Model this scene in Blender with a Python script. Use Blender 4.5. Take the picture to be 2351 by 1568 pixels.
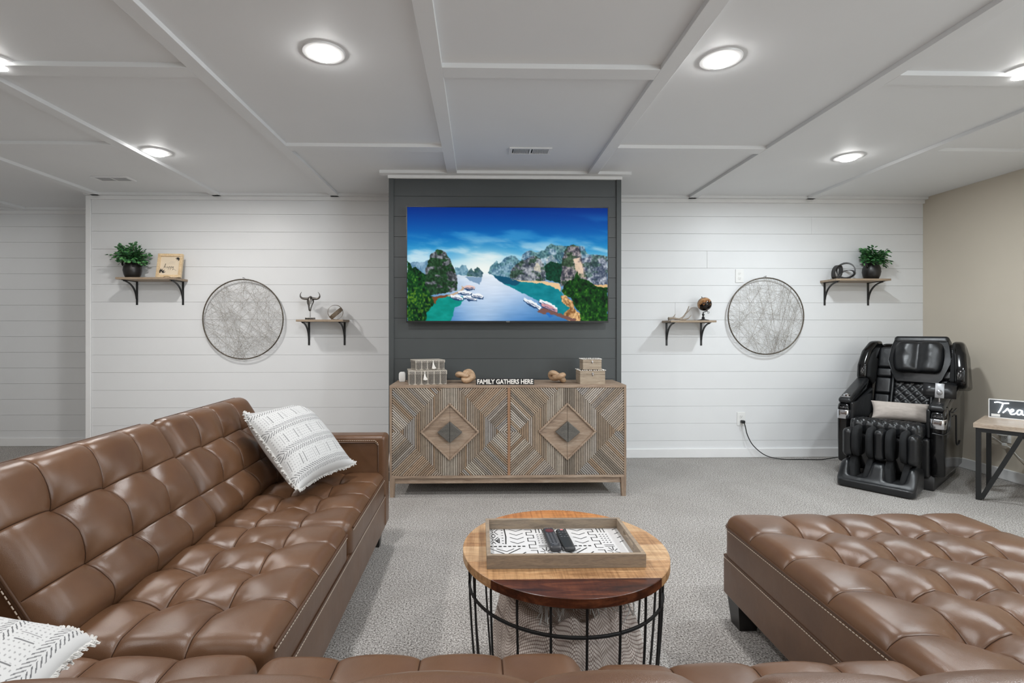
import bpy, bmesh, math, random
import numpy as np
from mathutils import Vector, Matrix
for o in list(bpy.data.objects): bpy.data.objects.remove(o)
SC = bpy.context.scene
COL = SC.collection
R = math.radians
random.seed(7)
# ------------------------------------------------------------------ camera, world, exposure
F, TAN, CAMH = 1170.0, 0.0215, 1.109
YAW = math.atan(TAN); CS, SN = math.cos(YAW), math.sin(YAW)
CX, CY = 1100 + F*TAN, 757.0
cam = bpy.data.cameras.new('camera'); cam_ob = bpy.data.objects.new('camera', cam); COL.objects.link(cam_ob)
cam.sensor_width = 36; cam.lens = F/2351*36
cam.shift_x = (1175.5-CX)/2351; cam.shift_y = -(784-CY)/2351
cam.clip_start = 0.02
cam_ob.location = (0, 0, CAMH); cam_ob.rotation_euler = (R(90), 0, -YAW)
SC.camera = cam_ob
w = bpy.data.worlds.new('world'); SC.world = w; w.use_nodes = True
w.node_tree.nodes['Background'].inputs[0].default_value = (0.8, 0.85, 0.9, 1); w.node_tree.nodes['Background'].inputs[1].default_value = 0.02
SC.view_settings.view_transform = 'Standard'; SC.view_settings.look = 'None'
SC.view_settings.gamma = 1; SC.view_settings.exposure = 0.0; SC.view_settings.use_curve_mapping = False
LAMP_W = 12.2
CEIL, PANZ, WALLY, ALCY, FEATY = 2.24, 2.261, 4.383, 4.95, 3.76
XL, XR = -3.308, 3.889
# ceiling downlights: x, y, light colour
WARM, NEUT, COOL = (1.0, .975, .945), (.985, .99, 1.0), (.88, .955, 1.0)
LIGHTS = [(-.645, 2.13, NEUT, 'round recessed ceiling downlight left of the television wall', 1),
          (1.027, 2.145, NEUT, 'round recessed ceiling downlight with a wide white rim, right of the television wall', 1),
          (-2.085, 3.34, WARM, 'small recessed downlight close to a ceiling batten above the left shelves', 1),
          (2.457, 3.34, COOL, 'small recessed downlight above the right-hand shelves', 1),
          (-2.08, 2.235, WARM, 'recessed downlight cut by the left edge of the photo', 1),
          (2.43, 2.22, COOL, 'recessed downlight cut by the right edge of the photo', 1)]
HIDDEN_FILL = [(-.645, .75), (1.027, .75), (-2.08, .75), (2.43, .75), (-4.7, 4.1), (-4.4, 1.6), (0.2, -1.1), (-2.2, -1.1), (2.6, -1.1)]  # unseen lamps without fixtures, most added for fill by extending the grid
def spot(x, y, c, par=None, e=1.0):
    l = bpy.data.lights.new('lamp_light', 'AREA'); l.shape = 'DISK'; l.size = .115; l.energy = LAMP_W*e; l.color = c
    o = bpy.data.objects.new('lamp_light', l); COL.objects.link(o); o.location = (x, y, PANZ-.036)
    return o
for i, (x, y, c, lb, k) in enumerate(LIGHTS): spot(x, y, c, e=1.3 if x > 2 else 1.0)
for x, y in HIDDEN_FILL: spot(x, y, WARM if x < -1 else (COOL if x > 2 else NEUT), e={-4.7: .22, -4.4: .35}.get(x, 1.3 if x > 2 else .9))

# daylight from a window in the right wall, behind the camera
WIN_Y0, WIN_Y1, WIN_Z0, WIN_Z1 = -2.6, -.5, .45, 2.0
l = bpy.data.lights.new('window_daylight', 'AREA'); l.shape = 'RECTANGLE'; l.size = WIN_Z1-WIN_Z0; l.size_y = WIN_Y1-WIN_Y0; l.energy = 76; l.color = (.84, .93, 1)
o = bpy.data.objects.new('window_daylight', l); COL.objects.link(o); o.location = (XR-.05, (WIN_Y0+WIN_Y1)/2, (WIN_Z0+WIN_Z1)/2); o.rotation_euler = (0, R(90), 0)

# ------------------------------------------------------------------ helpers
def ray(px, py):
    l = (px-CX)/F
    return (l*CS+SN, -l*SN+CS, (CY-py)/F)
def PY(px, py, Y):
    d = ray(px, py); t = Y/d[1]; return Vector((d[0]*t, Y, CAMH+d[2]*t))
def PZ(px, py, z):
    d = ray(px, py); t = (z-CAMH)/d[2]; return Vector((d[0]*t, d[1]*t, z))
def lin(c):
    return tuple(((v/255+.055)/1.055)**2.4 if v/255 > .04045 else v/255/12.92 for v in c)
def alin(a):
    return np.where(a > .04045, ((np.clip(a, 0, 1)+.055)/1.055)**2.4, a/12.92)
def thing(name, label, cat, loc=(0, 0, 0), rz=0, group=None):
    o = bpy.data.objects.new(name, None); COL.objects.link(o); o.empty_display_size = .05
    o.location = loc; o.rotation_euler = (0, 0, rz); o['label'] = label; o['category'] = cat
    if group: o['group'] = group
    return o
def tag(o, label, cat, group=None):
    o['label'] = label; o['category'] = cat
    if group: o['group'] = group
    return o
def struct(o): o['kind'] = 'structure'; return o
def obj(name, mesh, mat, parent=None, label=None, stuff=False, loc=None):
    o = bpy.data.objects.new(name, mesh); COL.objects.link(o)
    if mat is not None and not mesh.materials: mesh.materials.append(mat)
    if parent is not None: o.parent = parent
    if loc is not None: o.location = loc
    if label: o['label'] = label
    if stuff: o['kind'] = 'stuff'
    return o
def copy_tree(o, parent=None):
    c = o.copy(); COL.objects.link(c)
    if parent is not None: c.parent = parent; c.matrix_parent_inverse = o.matrix_parent_inverse
    for ch in list(o.children): copy_tree(ch, c)
    return c
class MB:
    def __init__(s): s.v = []; s.f = []; s.c = []; s.cur = None
    def add(s, vs, fs):
        n = len(s.v); s.v += [tuple(v) for v in vs]; s.f += [tuple(i+n for i in f) for f in fs]
        if s.cur is not None: s.c += [s.cur]*len(vs)
        return s
    def box(s, lo, hi, ch=0.0):
        (a, b, c), (d, e, f) = lo, hi
        if ch <= 0:
            vs = [(x, y, z) for x in (a, d) for y in (b, e) for z in (c, f)]
            return s.add(vs, [(0, 1, 3, 2), (4, 6, 7, 5), (0, 4, 5, 1), (2, 3, 7, 6), (0, 2, 6, 4), (1, 5, 7, 3)])
        bm = bmesh.new(); bmesh.ops.create_cube(bm, size=1)
        for v in bm.verts: v.co = Vector(((a+d)/2+v.co.x*(d-a), (b+e)/2+v.co.y*(e-b), (c+f)/2+v.co.z*(f-c)))
        bmesh.ops.bevel(bm, geom=list(bm.edges), offset=ch, segments=2, affect='EDGES', profile=.5)
        return s.bm(bm)
    def bm(s, bm, M=None):
        bm.verts.index_update()
        s.add([(M @ v.co) if M else v.co for v in bm.verts], [[v.index for v in f.verts] for f in bm.faces]); bm.free(); return s
    def tube(s, pts, r, seg=8, closed=False, caps=True, flat=None, up=None):
        pts = [Vector(p) for p in pts]; n = len(pts)
        rs = r if hasattr(r, '__len__') else [r]*n
        T = []
        for i in range(n):
            a = pts[(i-1) % n] if closed or i > 0 else pts[i]; b = pts[(i+1) % n] if closed or i < n-1 else pts[i]
            T.append((b-a).normalized())
        u = Vector(up) if up else (Vector((0, 0, 1)) if abs(T[0].z) < .9 else Vector((1, 0, 0)))
        vs = []
        for i in range(n):
            u = (u-T[i]*u.dot(T[i]))
            u = u.normalized() if u.length > 1e-6 else T[i].orthogonal().normalized()
            w_ = T[i].cross(u)
            fa, fb = flat if flat else (1, 1)
            for k in range(seg):
                t = 2*math.pi*(k+.5)/seg
                vs.append(pts[i]+u*(rs[i]*fa*math.cos(t))+w_*(rs[i]*fb*math.sin(t)))
        fs = []
        for i in range(n if closed else n-1):
            j = (i+1) % n
            for k in range(seg): fs.append((i*seg+k, i*seg+(k+1) % seg, j*seg+(k+1) % seg, j*seg+k))
        if caps and not closed: fs += [tuple(range(seg-1, -1, -1)), tuple((n-1)*seg+k for k in range(seg))]
        return s.add(vs, fs)
    def lathe(s, prof, seg=24, c=(0, 0, 0), cap=True):
        vs = []; fs = []
        for r_, z in prof:
            for k in range(seg):
                t = 2*math.pi*k/seg; vs.append((c[0]+r_*math.cos(t), c[1]+r_*math.sin(t), c[2]+z))
        for i in range(len(prof)-1):
            for k in range(seg): fs.append((i*seg+k, i*seg+(k+1) % seg, (i+1)*seg+(k+1) % seg, (i+1)*seg+k))
        if cap and prof[0][0] > 1e-5: fs.append(tuple(range(seg-1, -1, -1)))
        if cap and prof[-1][0] > 1e-5: fs.append(tuple((len(prof)-1)*seg+k for k in range(seg)))
        return s.add(vs, fs)
    def prism(s, poly, h0, h1, axis='z', ch=0.0, seg=2):
        def m(p, h): return {'z': (p[0], p[1], h), 'x': (h, p[0], p[1]), 'y': (p[0], h, p[1])}[axis]
        n = len(poly); vs = [m(p, h0) for p in poly]+[m(p, h1) for p in poly]
        fs = [tuple(range(n-1, -1, -1)), tuple(range(n, 2*n))]+[(i, (i+1) % n, n+(i+1) % n, n+i) for i in range(n)]
        bm = bmesh.new(); bv = [bm.verts.new(v) for v in vs]
        for f in fs: bm.faces.new([bv[i] for i in f])
        bmesh.ops.recalc_face_normals(bm, faces=bm.faces)
        if ch > 0: bmesh.ops.bevel(bm, geom=[e for e in bm.edges if e.calc_face_angle(0) > .3], offset=ch, segments=seg, affect='EDGES', profile=.5, clamp_overlap=True)
        return s.bm(bm)
    def xf(s, M): s.v = [tuple(M @ Vector(v)) for v in s.v]; return s
    def mesh(s, name, smooth=None):
        me = bpy.data.meshes.new(name); me.from_pydata(s.v, [], s.f)
        if s.c:
            ca = me.color_attributes.new('tone', 'FLOAT_COLOR', 'POINT')
            ca.data.foreach_set('color', np.array([(c[0], c[1], c[2], 1) for c in s.c], dtype=np.float32).ravel())
        bm = bmesh.new(); bm.from_mesh(me); bmesh.ops.recalc_face_normals(bm, faces=bm.faces); bm.to_mesh(me); bm.free()
        if smooth is not None:
            me.polygons.foreach_set('use_smooth', [True]*len(me.polygons))
            if smooth > 0: me.set_sharp_from_angle(angle=R(smooth))
        return me
    def part(s, name, mat, parent=None, smooth=None, label=None, stuff=False, sub=(0, 0, 0), loc=None):
        if sub != (0, 0, 0): s.v = [(a-sub[0], b-sub[1], c-sub[2]) for a, b, c in s.v]
        return obj(name, s.mesh(name, smooth), mat, parent, label, stuff, loc)
def npmesh(name, V, Fq, cols=None, smooth=True):
    me = bpy.data.meshes.new(name); V = np.asarray(V, np.float32); Fq = np.asarray(Fq, np.int32)
    me.vertices.add(len(V)); me.vertices.foreach_set('co', V.ravel())
    me.loops.add(Fq.size); me.loops.foreach_set('vertex_index', Fq.ravel())
    me.polygons.add(len(Fq)); me.polygons.foreach_set('loop_start', np.arange(0, Fq.size, Fq.shape[1], dtype=np.int32))
    me.polygons.foreach_set('use_smooth', [smooth]*len(Fq))
    me.update(calc_edges=True); me.validate()
    if cols is not None:
        ca = me.color_attributes.new('tone', 'FLOAT_COLOR', 'POINT')
        ca.data.foreach_set('color', np.concatenate([cols, np.ones((len(V), 1))], 1).astype(np.float32).ravel())
    return me
def gridfaces(nu, nv):
    i, j = np.meshgrid(np.arange(nu-1), np.arange(nv-1), indexing='ij'); a = (i*nv+j).ravel()
    return np.stack([a, a+nv, a+nv+1, a+1], 1)
def coords(lo, hi, Rr, seams=(), step=.03):
    k = {lo, hi}
    for t in (.1, .3, .55, .8, 1.0): k.add(lo+Rr*t); k.add(hi-Rr*t)
    for s in seams:
        for d in (0, .0012, .0032, .0065, .012, .022, .038, .06):
            for q in (s-d, s+d):
                if lo < q < hi: k.add(q)
    c = sorted(k); out = [c[0]]
    for a, b in zip(c, c[1:]):
        if b-a < .0011: continue
        n = max(1, int(math.ceil((b-a)/step)))
        out += [a+(b-a)*(i+1)/n for i in range(n)]
    if out[-1] != hi: out[-1] = hi
    return np.array(out)
def rbox(name, xs, ys, zs, Rr, disp=None, M=None, taper=None, matfn=None):
    xs, ys, zs = (np.asarray(a, float) for a in (xs, ys, zs)); nx, ny, nz = len(xs), len(ys), len(zs)
    quads = []
    def face(ax, val, flip):
        d = [(nx), (ny), (nz)]; o = [a for a in range(3) if a != ax]
        i, j = np.meshgrid(np.arange(d[o[0]]-1), np.arange(d[o[1]]-1), indexing='ij')
        def key(di, dj):
            idx = [None]*3; idx[ax] = np.full(i.shape, val); idx[o[0]] = i+di; idx[o[1]] = j+dj
            return ((idx[0]*ny+idx[1])*nz+idx[2]).ravel()
        q = np.stack([key(0, 0), key(1, 0), key(1, 1), key(0, 1)], 1)
        quads.append(q[:, ::-1] if flip else q)
    face(2, 0, True); face(2, nz-1, False); face(0, 0, True); face(0, nx-1, False); face(1, 0, False); face(1, ny-1, True)
    Q = np.concatenate(quads); u, inv = np.unique(Q.ravel(), return_inverse=True); Fq = inv.reshape(-1, 4)
    P = np.stack([xs[u//(ny*nz)], ys[(u//nz) % ny], zs[u % nz]], 1)
    lo = np.array([xs[0], ys[0], zs[0]]); hi = np.array([xs[-1], ys[-1], zs[-1]])
    Rv = np.minimum(Rr, (hi-lo)/2*.999)
    I = np.clip(P, lo+Rv, hi-Rv); D = (P-I)/Rv; L = np.linalg.norm(D, axis=1, keepdims=True); N = D/np.maximum(L, 1e-9)
    P = I+N*Rv
    mi = matfn(P[Fq].mean(1), N[Fq].mean(1)).astype(np.int32) if matfn is not None else None
    if disp is not None: P = P+N*disp(P, N)[:, None]
    if taper is not None: P = taper(P)
    if M is not None: A = np.array(M); P = P@A[:3, :3].T+A[:3, 3]
    me = npmesh(name, P, Fq)
    if mi is not None: me.materials.append(M_lea); me.materials.append(M_seamshade); me.polygons.foreach_set('material_index', mi)
    return me
def vnoise(x, y, seed=0):
    xi = np.floor(x).astype(np.int64); yi = np.floor(y).astype(np.int64); fx = x-xi; fy = y-yi
    fx = fx*fx*(3-2*fx); fy = fy*fy*(3-2*fy)
    def h(a, b):
        n = (a*374761393+b*668265263+seed*1442695041) & 0x7fffffff; n = ((n ^ (n >> 13))*1274126177) & 0x7fffffff
        return ((n ^ (n >> 16)) & 0xffff)/65535.
    return (h(xi, yi)*(1-fx)+h(xi+1, yi)*fx)*(1-fy)+(h(xi, yi+1)*(1-fx)+h(xi+1, yi+1)*fx)*fy
def fbm(x, y, seed=0, o=4):
    s = 0; a = .5; t = 0
    for k in range(o): s = s+a*vnoise(x*2**k, y*2**k, seed+k*17); t += a; a *= .5
    return s/t
def sstep(a, b, x): t = np.clip((x-a)/(b-a), 0, 1); return t*t*(3-2*t)
def bez(p0, p1, p2, p3, n=10):
    p0, p1, p2, p3 = map(Vector, (p0, p1, p2, p3))
    return [p0*(1-t)**3+p1*3*t*(1-t)**2+p2*3*t*t*(1-t)+p3*t**3 for t in [i/n for i in range(n+1)]]
def spline(pts, n=6, closed=False):
    P = [Vector(p) for p in pts]; m = len(P); out = []
    for i in range(m if closed else m-1):
        g = (lambda k: P[k % m]) if closed else (lambda k: P[max(0, min(m-1, k))])
        a, b, c, d = g(i-1), g(i), g(i+1), g(i+2)
        for k in range(n):
            t = k/n; out.append(.5*((2*b)+(c-a)*t+(2*a-5*b+4*c-d)*t*t+(3*b-a-3*c+d)*t**3))
    if not closed: out.append(P[-1])
    return out

# ------------------------------------------------------------------ materials
def newmat(name):
    m = bpy.data.materials.new(name); m.use_nodes = True; nt = m.node_tree
    return m, nt, nt.nodes['Principled BSDF']
def N(nt, t, **k):
    n = nt.nodes.new(t)
    for a, b in k.items():
        if a.startswith('i_'): n.inputs[a[2:].replace('_', ' ')].default_value = b
        else: setattr(n, a, b)
    return n
def ramp(nt, fac, stops, interp='LINEAR'):
    r = N(nt, 'ShaderNodeValToRGB'); cr = r.color_ramp; cr.interpolation = interp
    while len(cr.elements) < len(stops): cr.elements.new(.5)
    for e, (p, c) in zip(cr.elements, stops): e.position = p; e.color = (*c, 1)
    nt.links.new(fac, r.inputs[0]); return r.outputs[0]
def texco(nt, scale=(1, 1, 1), src='Object', rot=(0, 0, 0)):
    tc = N(nt, 'ShaderNodeTexCoord'); mp = N(nt, 'ShaderNodeMapping'); mp.inputs['Scale'].default_value = scale; mp.inputs['Rotation'].default_value = rot
    nt.links.new(tc.outputs[src], mp.inputs[0]); return mp.outputs[0]
def noise(nt, co, s, d=4, rough=.55, dist=0.0):
    n = N(nt, 'ShaderNodeTexNoise'); n.inputs['Scale'].default_value = s; n.inputs['Detail'].default_value = d; n.inputs['Roughness'].default_value = rough
    n.inputs['Distortion'].default_value = dist; nt.links.new(co, n.inputs['Vector']); return n.outputs[0]
def bump(nt, b, h, st=.2, dist=.01, prev=None):
    n = N(nt, 'ShaderNodeBump'); n.inputs['Strength'].default_value = st; n.inputs['Distance'].default_value = dist
    nt.links.new(h, n.inputs['Height'])
    if prev is not None: nt.links.new(prev, n.inputs['Normal'])
    if b is not None: nt.links.new(n.outputs[0], b.inputs['Normal'])
    return n.outputs[0]
def plain(name, c, rough=.5, metal=0, var=.06, ns=12, spec=.5, bmp=0, bs=200, coat=0, src='Object'):
    m, nt, b = newmat(name); co = texco(nt, src=src); f = noise(nt, co, ns)
    d = tuple(max(0, v*(1-var)) for v in c); e = tuple(min(1, v*(1+var)) for v in c)
    nt.links.new(ramp(nt, f, [(.3, d), (.7, e)]), b.inputs['Base Color'])
    b.inputs['Roughness'].default_value = rough; b.inputs['Metallic'].default_value = metal; b.inputs['Specular IOR Level'].default_value = spec
    b.inputs['Coat Weight'].default_value = coat; b.inputs['Coat Roughness'].default_value = .05
    if bmp: bump(nt, b, noise(nt, co, bs, 3), bmp, .002)
    return m
def wood(name, cols, rough=.55, scale=(2, 14, 14), nsc=3.0, saw=0.0, sawdir=(60, 1, 1), attr=False, dist=1.2, bm=.25):
    m, nt, b = newmat(name); co = texco(nt, scale)
    f = noise(nt, co, nsc, 6, .6, dist)
    n = len(cols); c = ramp(nt, f, [(.25+.5*i/(n-1), k) for i, k in enumerate(cols)])
    fine = noise(nt, texco(nt, tuple(k*6 for k in scale)), nsc*2, 3)
    mx = N(nt, 'ShaderNodeMix', data_type='RGBA', blend_type='MULTIPLY'); mx.inputs[0].default_value = .55
    nt.links.new(c, mx.inputs[6]); nt.links.new(ramp(nt, fine, [(.3, (.55, .55, .55)), (.6, (1, 1, 1))]), mx.inputs[7]); out = mx.outputs[2]
    if attr:
        at = N(nt, 'ShaderNodeAttribute', attribute_name='tone'); m2 = N(nt, 'ShaderNodeMix', data_type='RGBA', blend_type='MULTIPLY'); m2.inputs[0].default_value = 1
        nt.links.new(out, m2.inputs[6]); nt.links.new(at.outputs['Color'], m2.inputs[7]); out = m2.outputs[2]
    if saw:
        sn = noise(nt, texco(nt, sawdir), 2.0, 4, .7); m3 = N(nt, 'ShaderNodeMix', data_type='RGBA', blend_type='MULTIPLY'); m3.inputs[0].default_value = saw
        nt.links.new(out, m3.inputs[6]); nt.links.new(ramp(nt, sn, [(.35, (.45, .36, .28)), (.55, (1, 1, 1))]), m3.inputs[7]); out = m3.outputs[2]
    nt.links.new(out, b.inputs['Base Color']); b.inputs['Roughness'].default_value = rough
    if bm: bump(nt, b, fine, bm, .001)
    return m
def leather(name, c0, c1, rough, grain=.12, wr=.25):
    m, nt, b = newmat(name); co = texco(nt)
    f = noise(nt, co, 5, 5); nt.links.new(ramp(nt, f, [(.3, c0), (.7, c1)]), b.inputs['Base Color'])
    rn = noise(nt, co, 9, 3); mr = N(nt, 'ShaderNodeMapRange'); mr.inputs[3].default_value = rough-.06; mr.inputs[4].default_value = rough+.08
    nt.links.new(rn, mr.inputs[0]); nt.links.new(mr.outputs[0], b.inputs['Roughness'])
    v = N(nt, 'ShaderNodeTexVoronoi'); v.inputs['Scale'].default_value = 850; nt.links.new(co, v.inputs['Vector'])
    p = bump(nt, None, noise(nt, co, 22, 4, .5, .6), wr, .004)
    bump(nt, b, v.outputs[0], grain, .0012, p)
    return m
def attrmat(name, rough=.6, emit=0, bmp=0, bs=300):
    m, nt, b = newmat(name); at = N(nt, 'ShaderNodeAttribute', attribute_name='tone')
    if emit:
        nt.links.new(at.outputs['Color'], b.inputs['Emission Color']); b.inputs['Emission Strength'].default_value = emit; b.inputs['Base Color'].default_value = (0.005, .005, .006, 1)
    else: nt.links.new(at.outputs['Color'], b.inputs['Base Color'])
    b.inputs['Roughness'].default_value = rough
    if bmp: bump(nt, b, noise(nt, texco(nt), bs, 3), bmp, .002)
    return m
def emis(name, c, s):
    m, nt, b = newmat(name); b.inputs['Emission Color'].default_value = (*c, 1); b.inputs['Emission Strength'].default_value = s; b.inputs['Base Color'].default_value = (.8, .8, .8, 1)
    return m
M_wall = plain('white_painted_shiplap', lin((229, 230, 231)), .42, var=.012, ns=3, bmp=.03, bs=60)
M_dark = plain('charcoal_painted_shiplap', lin((72, 76, 77)), .42, var=.04, ns=3, bmp=.03, bs=60)
M_gap = plain('shadow_gap_board', lin((205, 205, 205)), .8, var=.02)
M_gapd = plain('shadow_gap_board_dark', lin((30, 32, 33)), .8, var=.02)
M_ceil = plain('white_ceiling_paint', lin((232, 233, 234)), .6, var=.01, ns=2, bmp=.03, bs=90)
M_trim = plain('white_trim_gloss', lin((236, 236, 236)), .3, var=.01)
M_beige = plain('beige_wall_paint', lin((208, 198, 182)), .6, var=.02, ns=2, bmp=.04, bs=120)
M_black = plain('black_iron', lin((28, 29, 30)), .42, var=.1, bmp=.05)
M_gloss = plain('black_gloss_plastic', lin((12, 12, 13)), .12, var=.05)
M_satin = plain('black_satin_plastic', lin((24, 24, 26)), .32, var=.05)
M_blea = leather('black_leather', lin((20, 21, 23)), lin((30, 31, 33)), .30, .1, .3)
M_cloth = plain('black_mesh_cloth', lin((20, 21, 23)), .9, var=.15, bmp=.3, bs=900)
M_chrome = plain('brushed_chrome', lin((205, 206, 210)), .14, 1, var=.03)
M_silver = plain('satin_silver', lin((150, 150, 152)), .35, .7, var=.05)
M_white = plain('white_plastic', lin((235, 235, 233)), .35, var=.01)
M_lea = leather('brown_leather', lin((86, 59, 40)), lin((103, 73, 51)), .30, .12, .16)
M_pipe = plain('brown_leather_piping', lin((78, 54, 38)), .4, var=.08)
M_seamshade = plain('seam_thread_and_crease_shade', lin((56, 38, 27)), .8, var=.05, spec=.08)  # dark line along the seams: stitched thread plus painted crease shade
M_stitch = plain('cream_thread', lin((222, 206, 188)), .7, var=.04)
M_leg = plain('black_stained_wood_leg', lin((26, 23, 22)), .35, var=.15)
M_cons = wood('weathered_grey_wood', [lin((122, 102, 86)), lin((160, 138, 118)), lin((182, 164, 146))], .6, (1.2, 12, 12), 3)
M_consv = wood('weathered_grey_wood_upright', [lin((122, 102, 86)), lin((160, 138, 118)), lin((182, 164, 146))], .6, (12, 12, 1.2), 3)
M_slat = wood('reeded_wood_slats', [(.72, .72, .72), (.9, .9, .9), (1, 1, 1)], .6, (8, 8, 8), 3, attr=True)
M_orange = wood('tan_divider_wood', [lin((140, 104, 78)), lin((168, 130, 100))], .6, (12, 12, 1.2), 3)
M_knob = wood('dark_grey_wood', [lin((78, 76, 72)), lin((108, 104, 98))], .5, (3, 9, 9), 3)
M_tray = wood('driftwood_grey_tray', [lin((112, 100, 88)), lin((146, 130, 112)), lin((160, 140, 116))], .6, (1.5, 14, 14), 4)
M_shelf = wood('light_oak_board', [lin((132, 112, 92)), lin((162, 142, 120)), lin((178, 160, 138))], .55, (1.2, 10, 10), 4)
M_knot = wood('pale_carved_wood', [lin((150, 118, 88)), lin((190, 158, 126)), lin((204, 178, 148))], .5, (6, 6, 14), 4)
M_bark = wood('grey_bark_wood', [lin((74, 64, 52)), lin((124, 108, 90)), lin((150, 134, 116))], .7, (10, 30, 30), 4)
M_boxw = wood('pale_washed_wood_box', [lin((140, 124, 106)), lin((172, 156, 136)), lin((188, 174, 154))], .6, (3, 12, 24), 4)
M_ttop = wood('honey_mango_wood', [lin((132, 94, 60)), lin((182, 140, 98)), lin((204, 168, 126))], .38, (1.6, 12, 12), 3, saw=.55, sawdir=(70, 3, 3))
M_tdark = wood('dark_rosewood_plank', [lin((26, 14, 10)), lin((78, 40, 24)), lin((124, 72, 46))], .30, (1.6, 10, 10), 3, saw=.4, sawdir=(50, 4, 4))
M_torange = wood('amber_mango_wood', [lin((150, 92, 48)), lin((188, 126, 72)), lin((200, 144, 92))], .38, (1.6, 12, 12), 3, saw=.5, sawdir=(70, 3, 3))
M_tpale = wood('pale_mango_wood', [lin((158, 120, 84)), lin((198, 162, 122)), lin((214, 184, 146))], .38, (1.6, 12, 12), 3, saw=.4, sawdir=(70, 3, 3))
M_side = wood('washed_table_board', [lin((150, 128, 108)), lin((186, 168, 150)), lin((196, 184, 172))], .45, (2, 9, 9), 3)
M_gold = wood('honey_ridged_frame', [lin((212, 180, 134)), lin((230, 204, 164)), lin((238, 216, 182))], .5, (12, 12, 12), 3)
M_paper = plain('cream_card', lin((222, 206, 182)), .8, var=.03)
M_ink = plain('black_ink', lin((34, 33, 33)), .8, var=.1)
M_pot = plain('matte_black_ceramic', lin((30, 28, 27)), .38, var=.12, bmp=.08, bs=80)
M_stem = plain('brown_green_stem', lin((60, 66, 42)), .7)
M_string = plain('grey_wire', lin((158, 152, 145)), .5, .3)
M_ring = plain('dark_bronze_ring', lin((92, 84, 74)), .4, .6, var=.3, ns=30)
M_pewter = plain('aged_pewter', lin((120, 116, 112)), .3, .9, var=.35, ns=40, bmp=.25, bs=90)
M_antler = wood('grey_antler', [lin((110, 98, 86)), lin((160, 146, 130)), lin((190, 178, 164))], .55, (6, 20, 20), 4)
M_pale = plain('pale_bone', lin((196, 190, 182)), .6, var=.06, ns=30)
M_lace = plain('white_lace', lin((236, 232, 226)), .9, var=.05, ns=60)
M_glass = plain('dark_acrylic_panel', lin((84, 88, 92)), .18, var=.02)
M_neon = emis('white_neon_tube', (.93, .97, 1), 5.0)
M_lens = emis('lit_diffuser', (1, .99, .97), 55.0)
M_pillowg = plain('greige_linen', lin((186, 176, 168)), .9, var=.05, ns=40, bmp=.25, bs=700)
M_fringe = plain('off_white_fringe', lin((196, 194, 190)), .95, var=.05, ns=60, bmp=.2, bs=500)
M_attr = attrmat('printed_fabric', .9, bmp=.15, bs=700)
M_screen = attrmat('television_picture', .5, emit=1.0); M_screen.node_tree.nodes['Principled BSDF'].inputs['Specular IOR Level'].default_value = .05
def leafmat():
    m, nt, b = newmat('eucalyptus_leaf'); co = texco(nt); f = noise(nt, co, 45, 2)
    nt.links.new(ramp(nt, f, [(.34, lin((30, 64, 42))), (.5, lin((60, 112, 68))), (.64, lin((108, 168, 98)))]), b.inputs['Base Color'])
    b.inputs['Roughness'].default_value = .45; return m
M_leaf = leafmat()
def carpetmat():
    m, nt, b = newmat('grey_speckled_carpet'); co = texco(nt)
    f = noise(nt, co, 165, 5, .82); g = noise(nt, co, 95, 2, .6); l = noise(nt, texco(nt, (1, .8, 1)), 2.6, 3, .6, .5)
    a = ramp(nt, f, [(.39, lin((70, 65, 61))), (.475, lin((160, 155, 150))), (.57, lin((226, 223, 219)))])
    mx = N(nt, 'ShaderNodeMix', data_type='RGBA', blend_type='MULTIPLY'); mx.inputs[0].default_value = .5
    nt.links.new(a, mx.inputs[6]); nt.links.new(ramp(nt, g, [(.35, (.66, .64, .63)), (.6, (1, 1, 1))]), mx.inputs[7])
    m2 = N(nt, 'ShaderNodeMix', data_type='RGBA', blend_type='MULTIPLY'); m2.inputs[0].default_value = .5
    nt.links.new(mx.outputs[2], m2.inputs[6]); nt.links.new(ramp(nt, l, [(.4, (.82, .81, .80)), (.6, (1, 1, 1))]), m2.inputs[7])
    nt.links.new(m2.outputs[2], b.inputs['Base Color']); b.inputs['Roughness'].default_value = .95; b.inputs['Specular IOR Level'].default_value = .1
    bump(nt, b, f, .55, .010); return m
M_carpet = carpetmat()
def gingham():
    m, nt, b = newmat('woven_check_blanket'); tc = N(nt, 'ShaderNodeUVMap')
    sep = N(nt, 'ShaderNodeSeparateXYZ'); nt.links.new(tc.outputs[0], sep.inputs[0]); outs = []
    for ax in (0, 1):
        a = N(nt, 'ShaderNodeMath', operation='MULTIPLY'); a.inputs[1].default_value = 900; nt.links.new(sep.outputs[ax], a.inputs[0])
        s = N(nt, 'ShaderNodeMath', operation='SINE'); nt.links.new(a.outputs[0], s.inputs[0])
        outs.append(ramp(nt, s.outputs[0], [(.35, (1, 1, 1)), (.62, (.52, .46, .44))]))
    mx = N(nt, 'ShaderNodeMix', data_type='RGBA', blend_type='MULTIPLY'); mx.inputs[0].default_value = 1
    nt.links.new(outs[0], mx.inputs[6]); nt.links.new(outs[1], mx.inputs[7])
    m2 = N(nt, 'ShaderNodeMix', data_type='RGBA', blend_type='MULTIPLY'); m2.inputs[0].default_value = 1; m2.inputs[7].default_value = (*lin((226, 216, 208)), 1)
    nt.links.new(mx.outputs[2], m2.inputs[6]); nt.links.new(m2.outputs[2], b.inputs['Base Color']); b.inputs['Roughness'].default_value = .95
    return m
M_ging = gingham()
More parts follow.
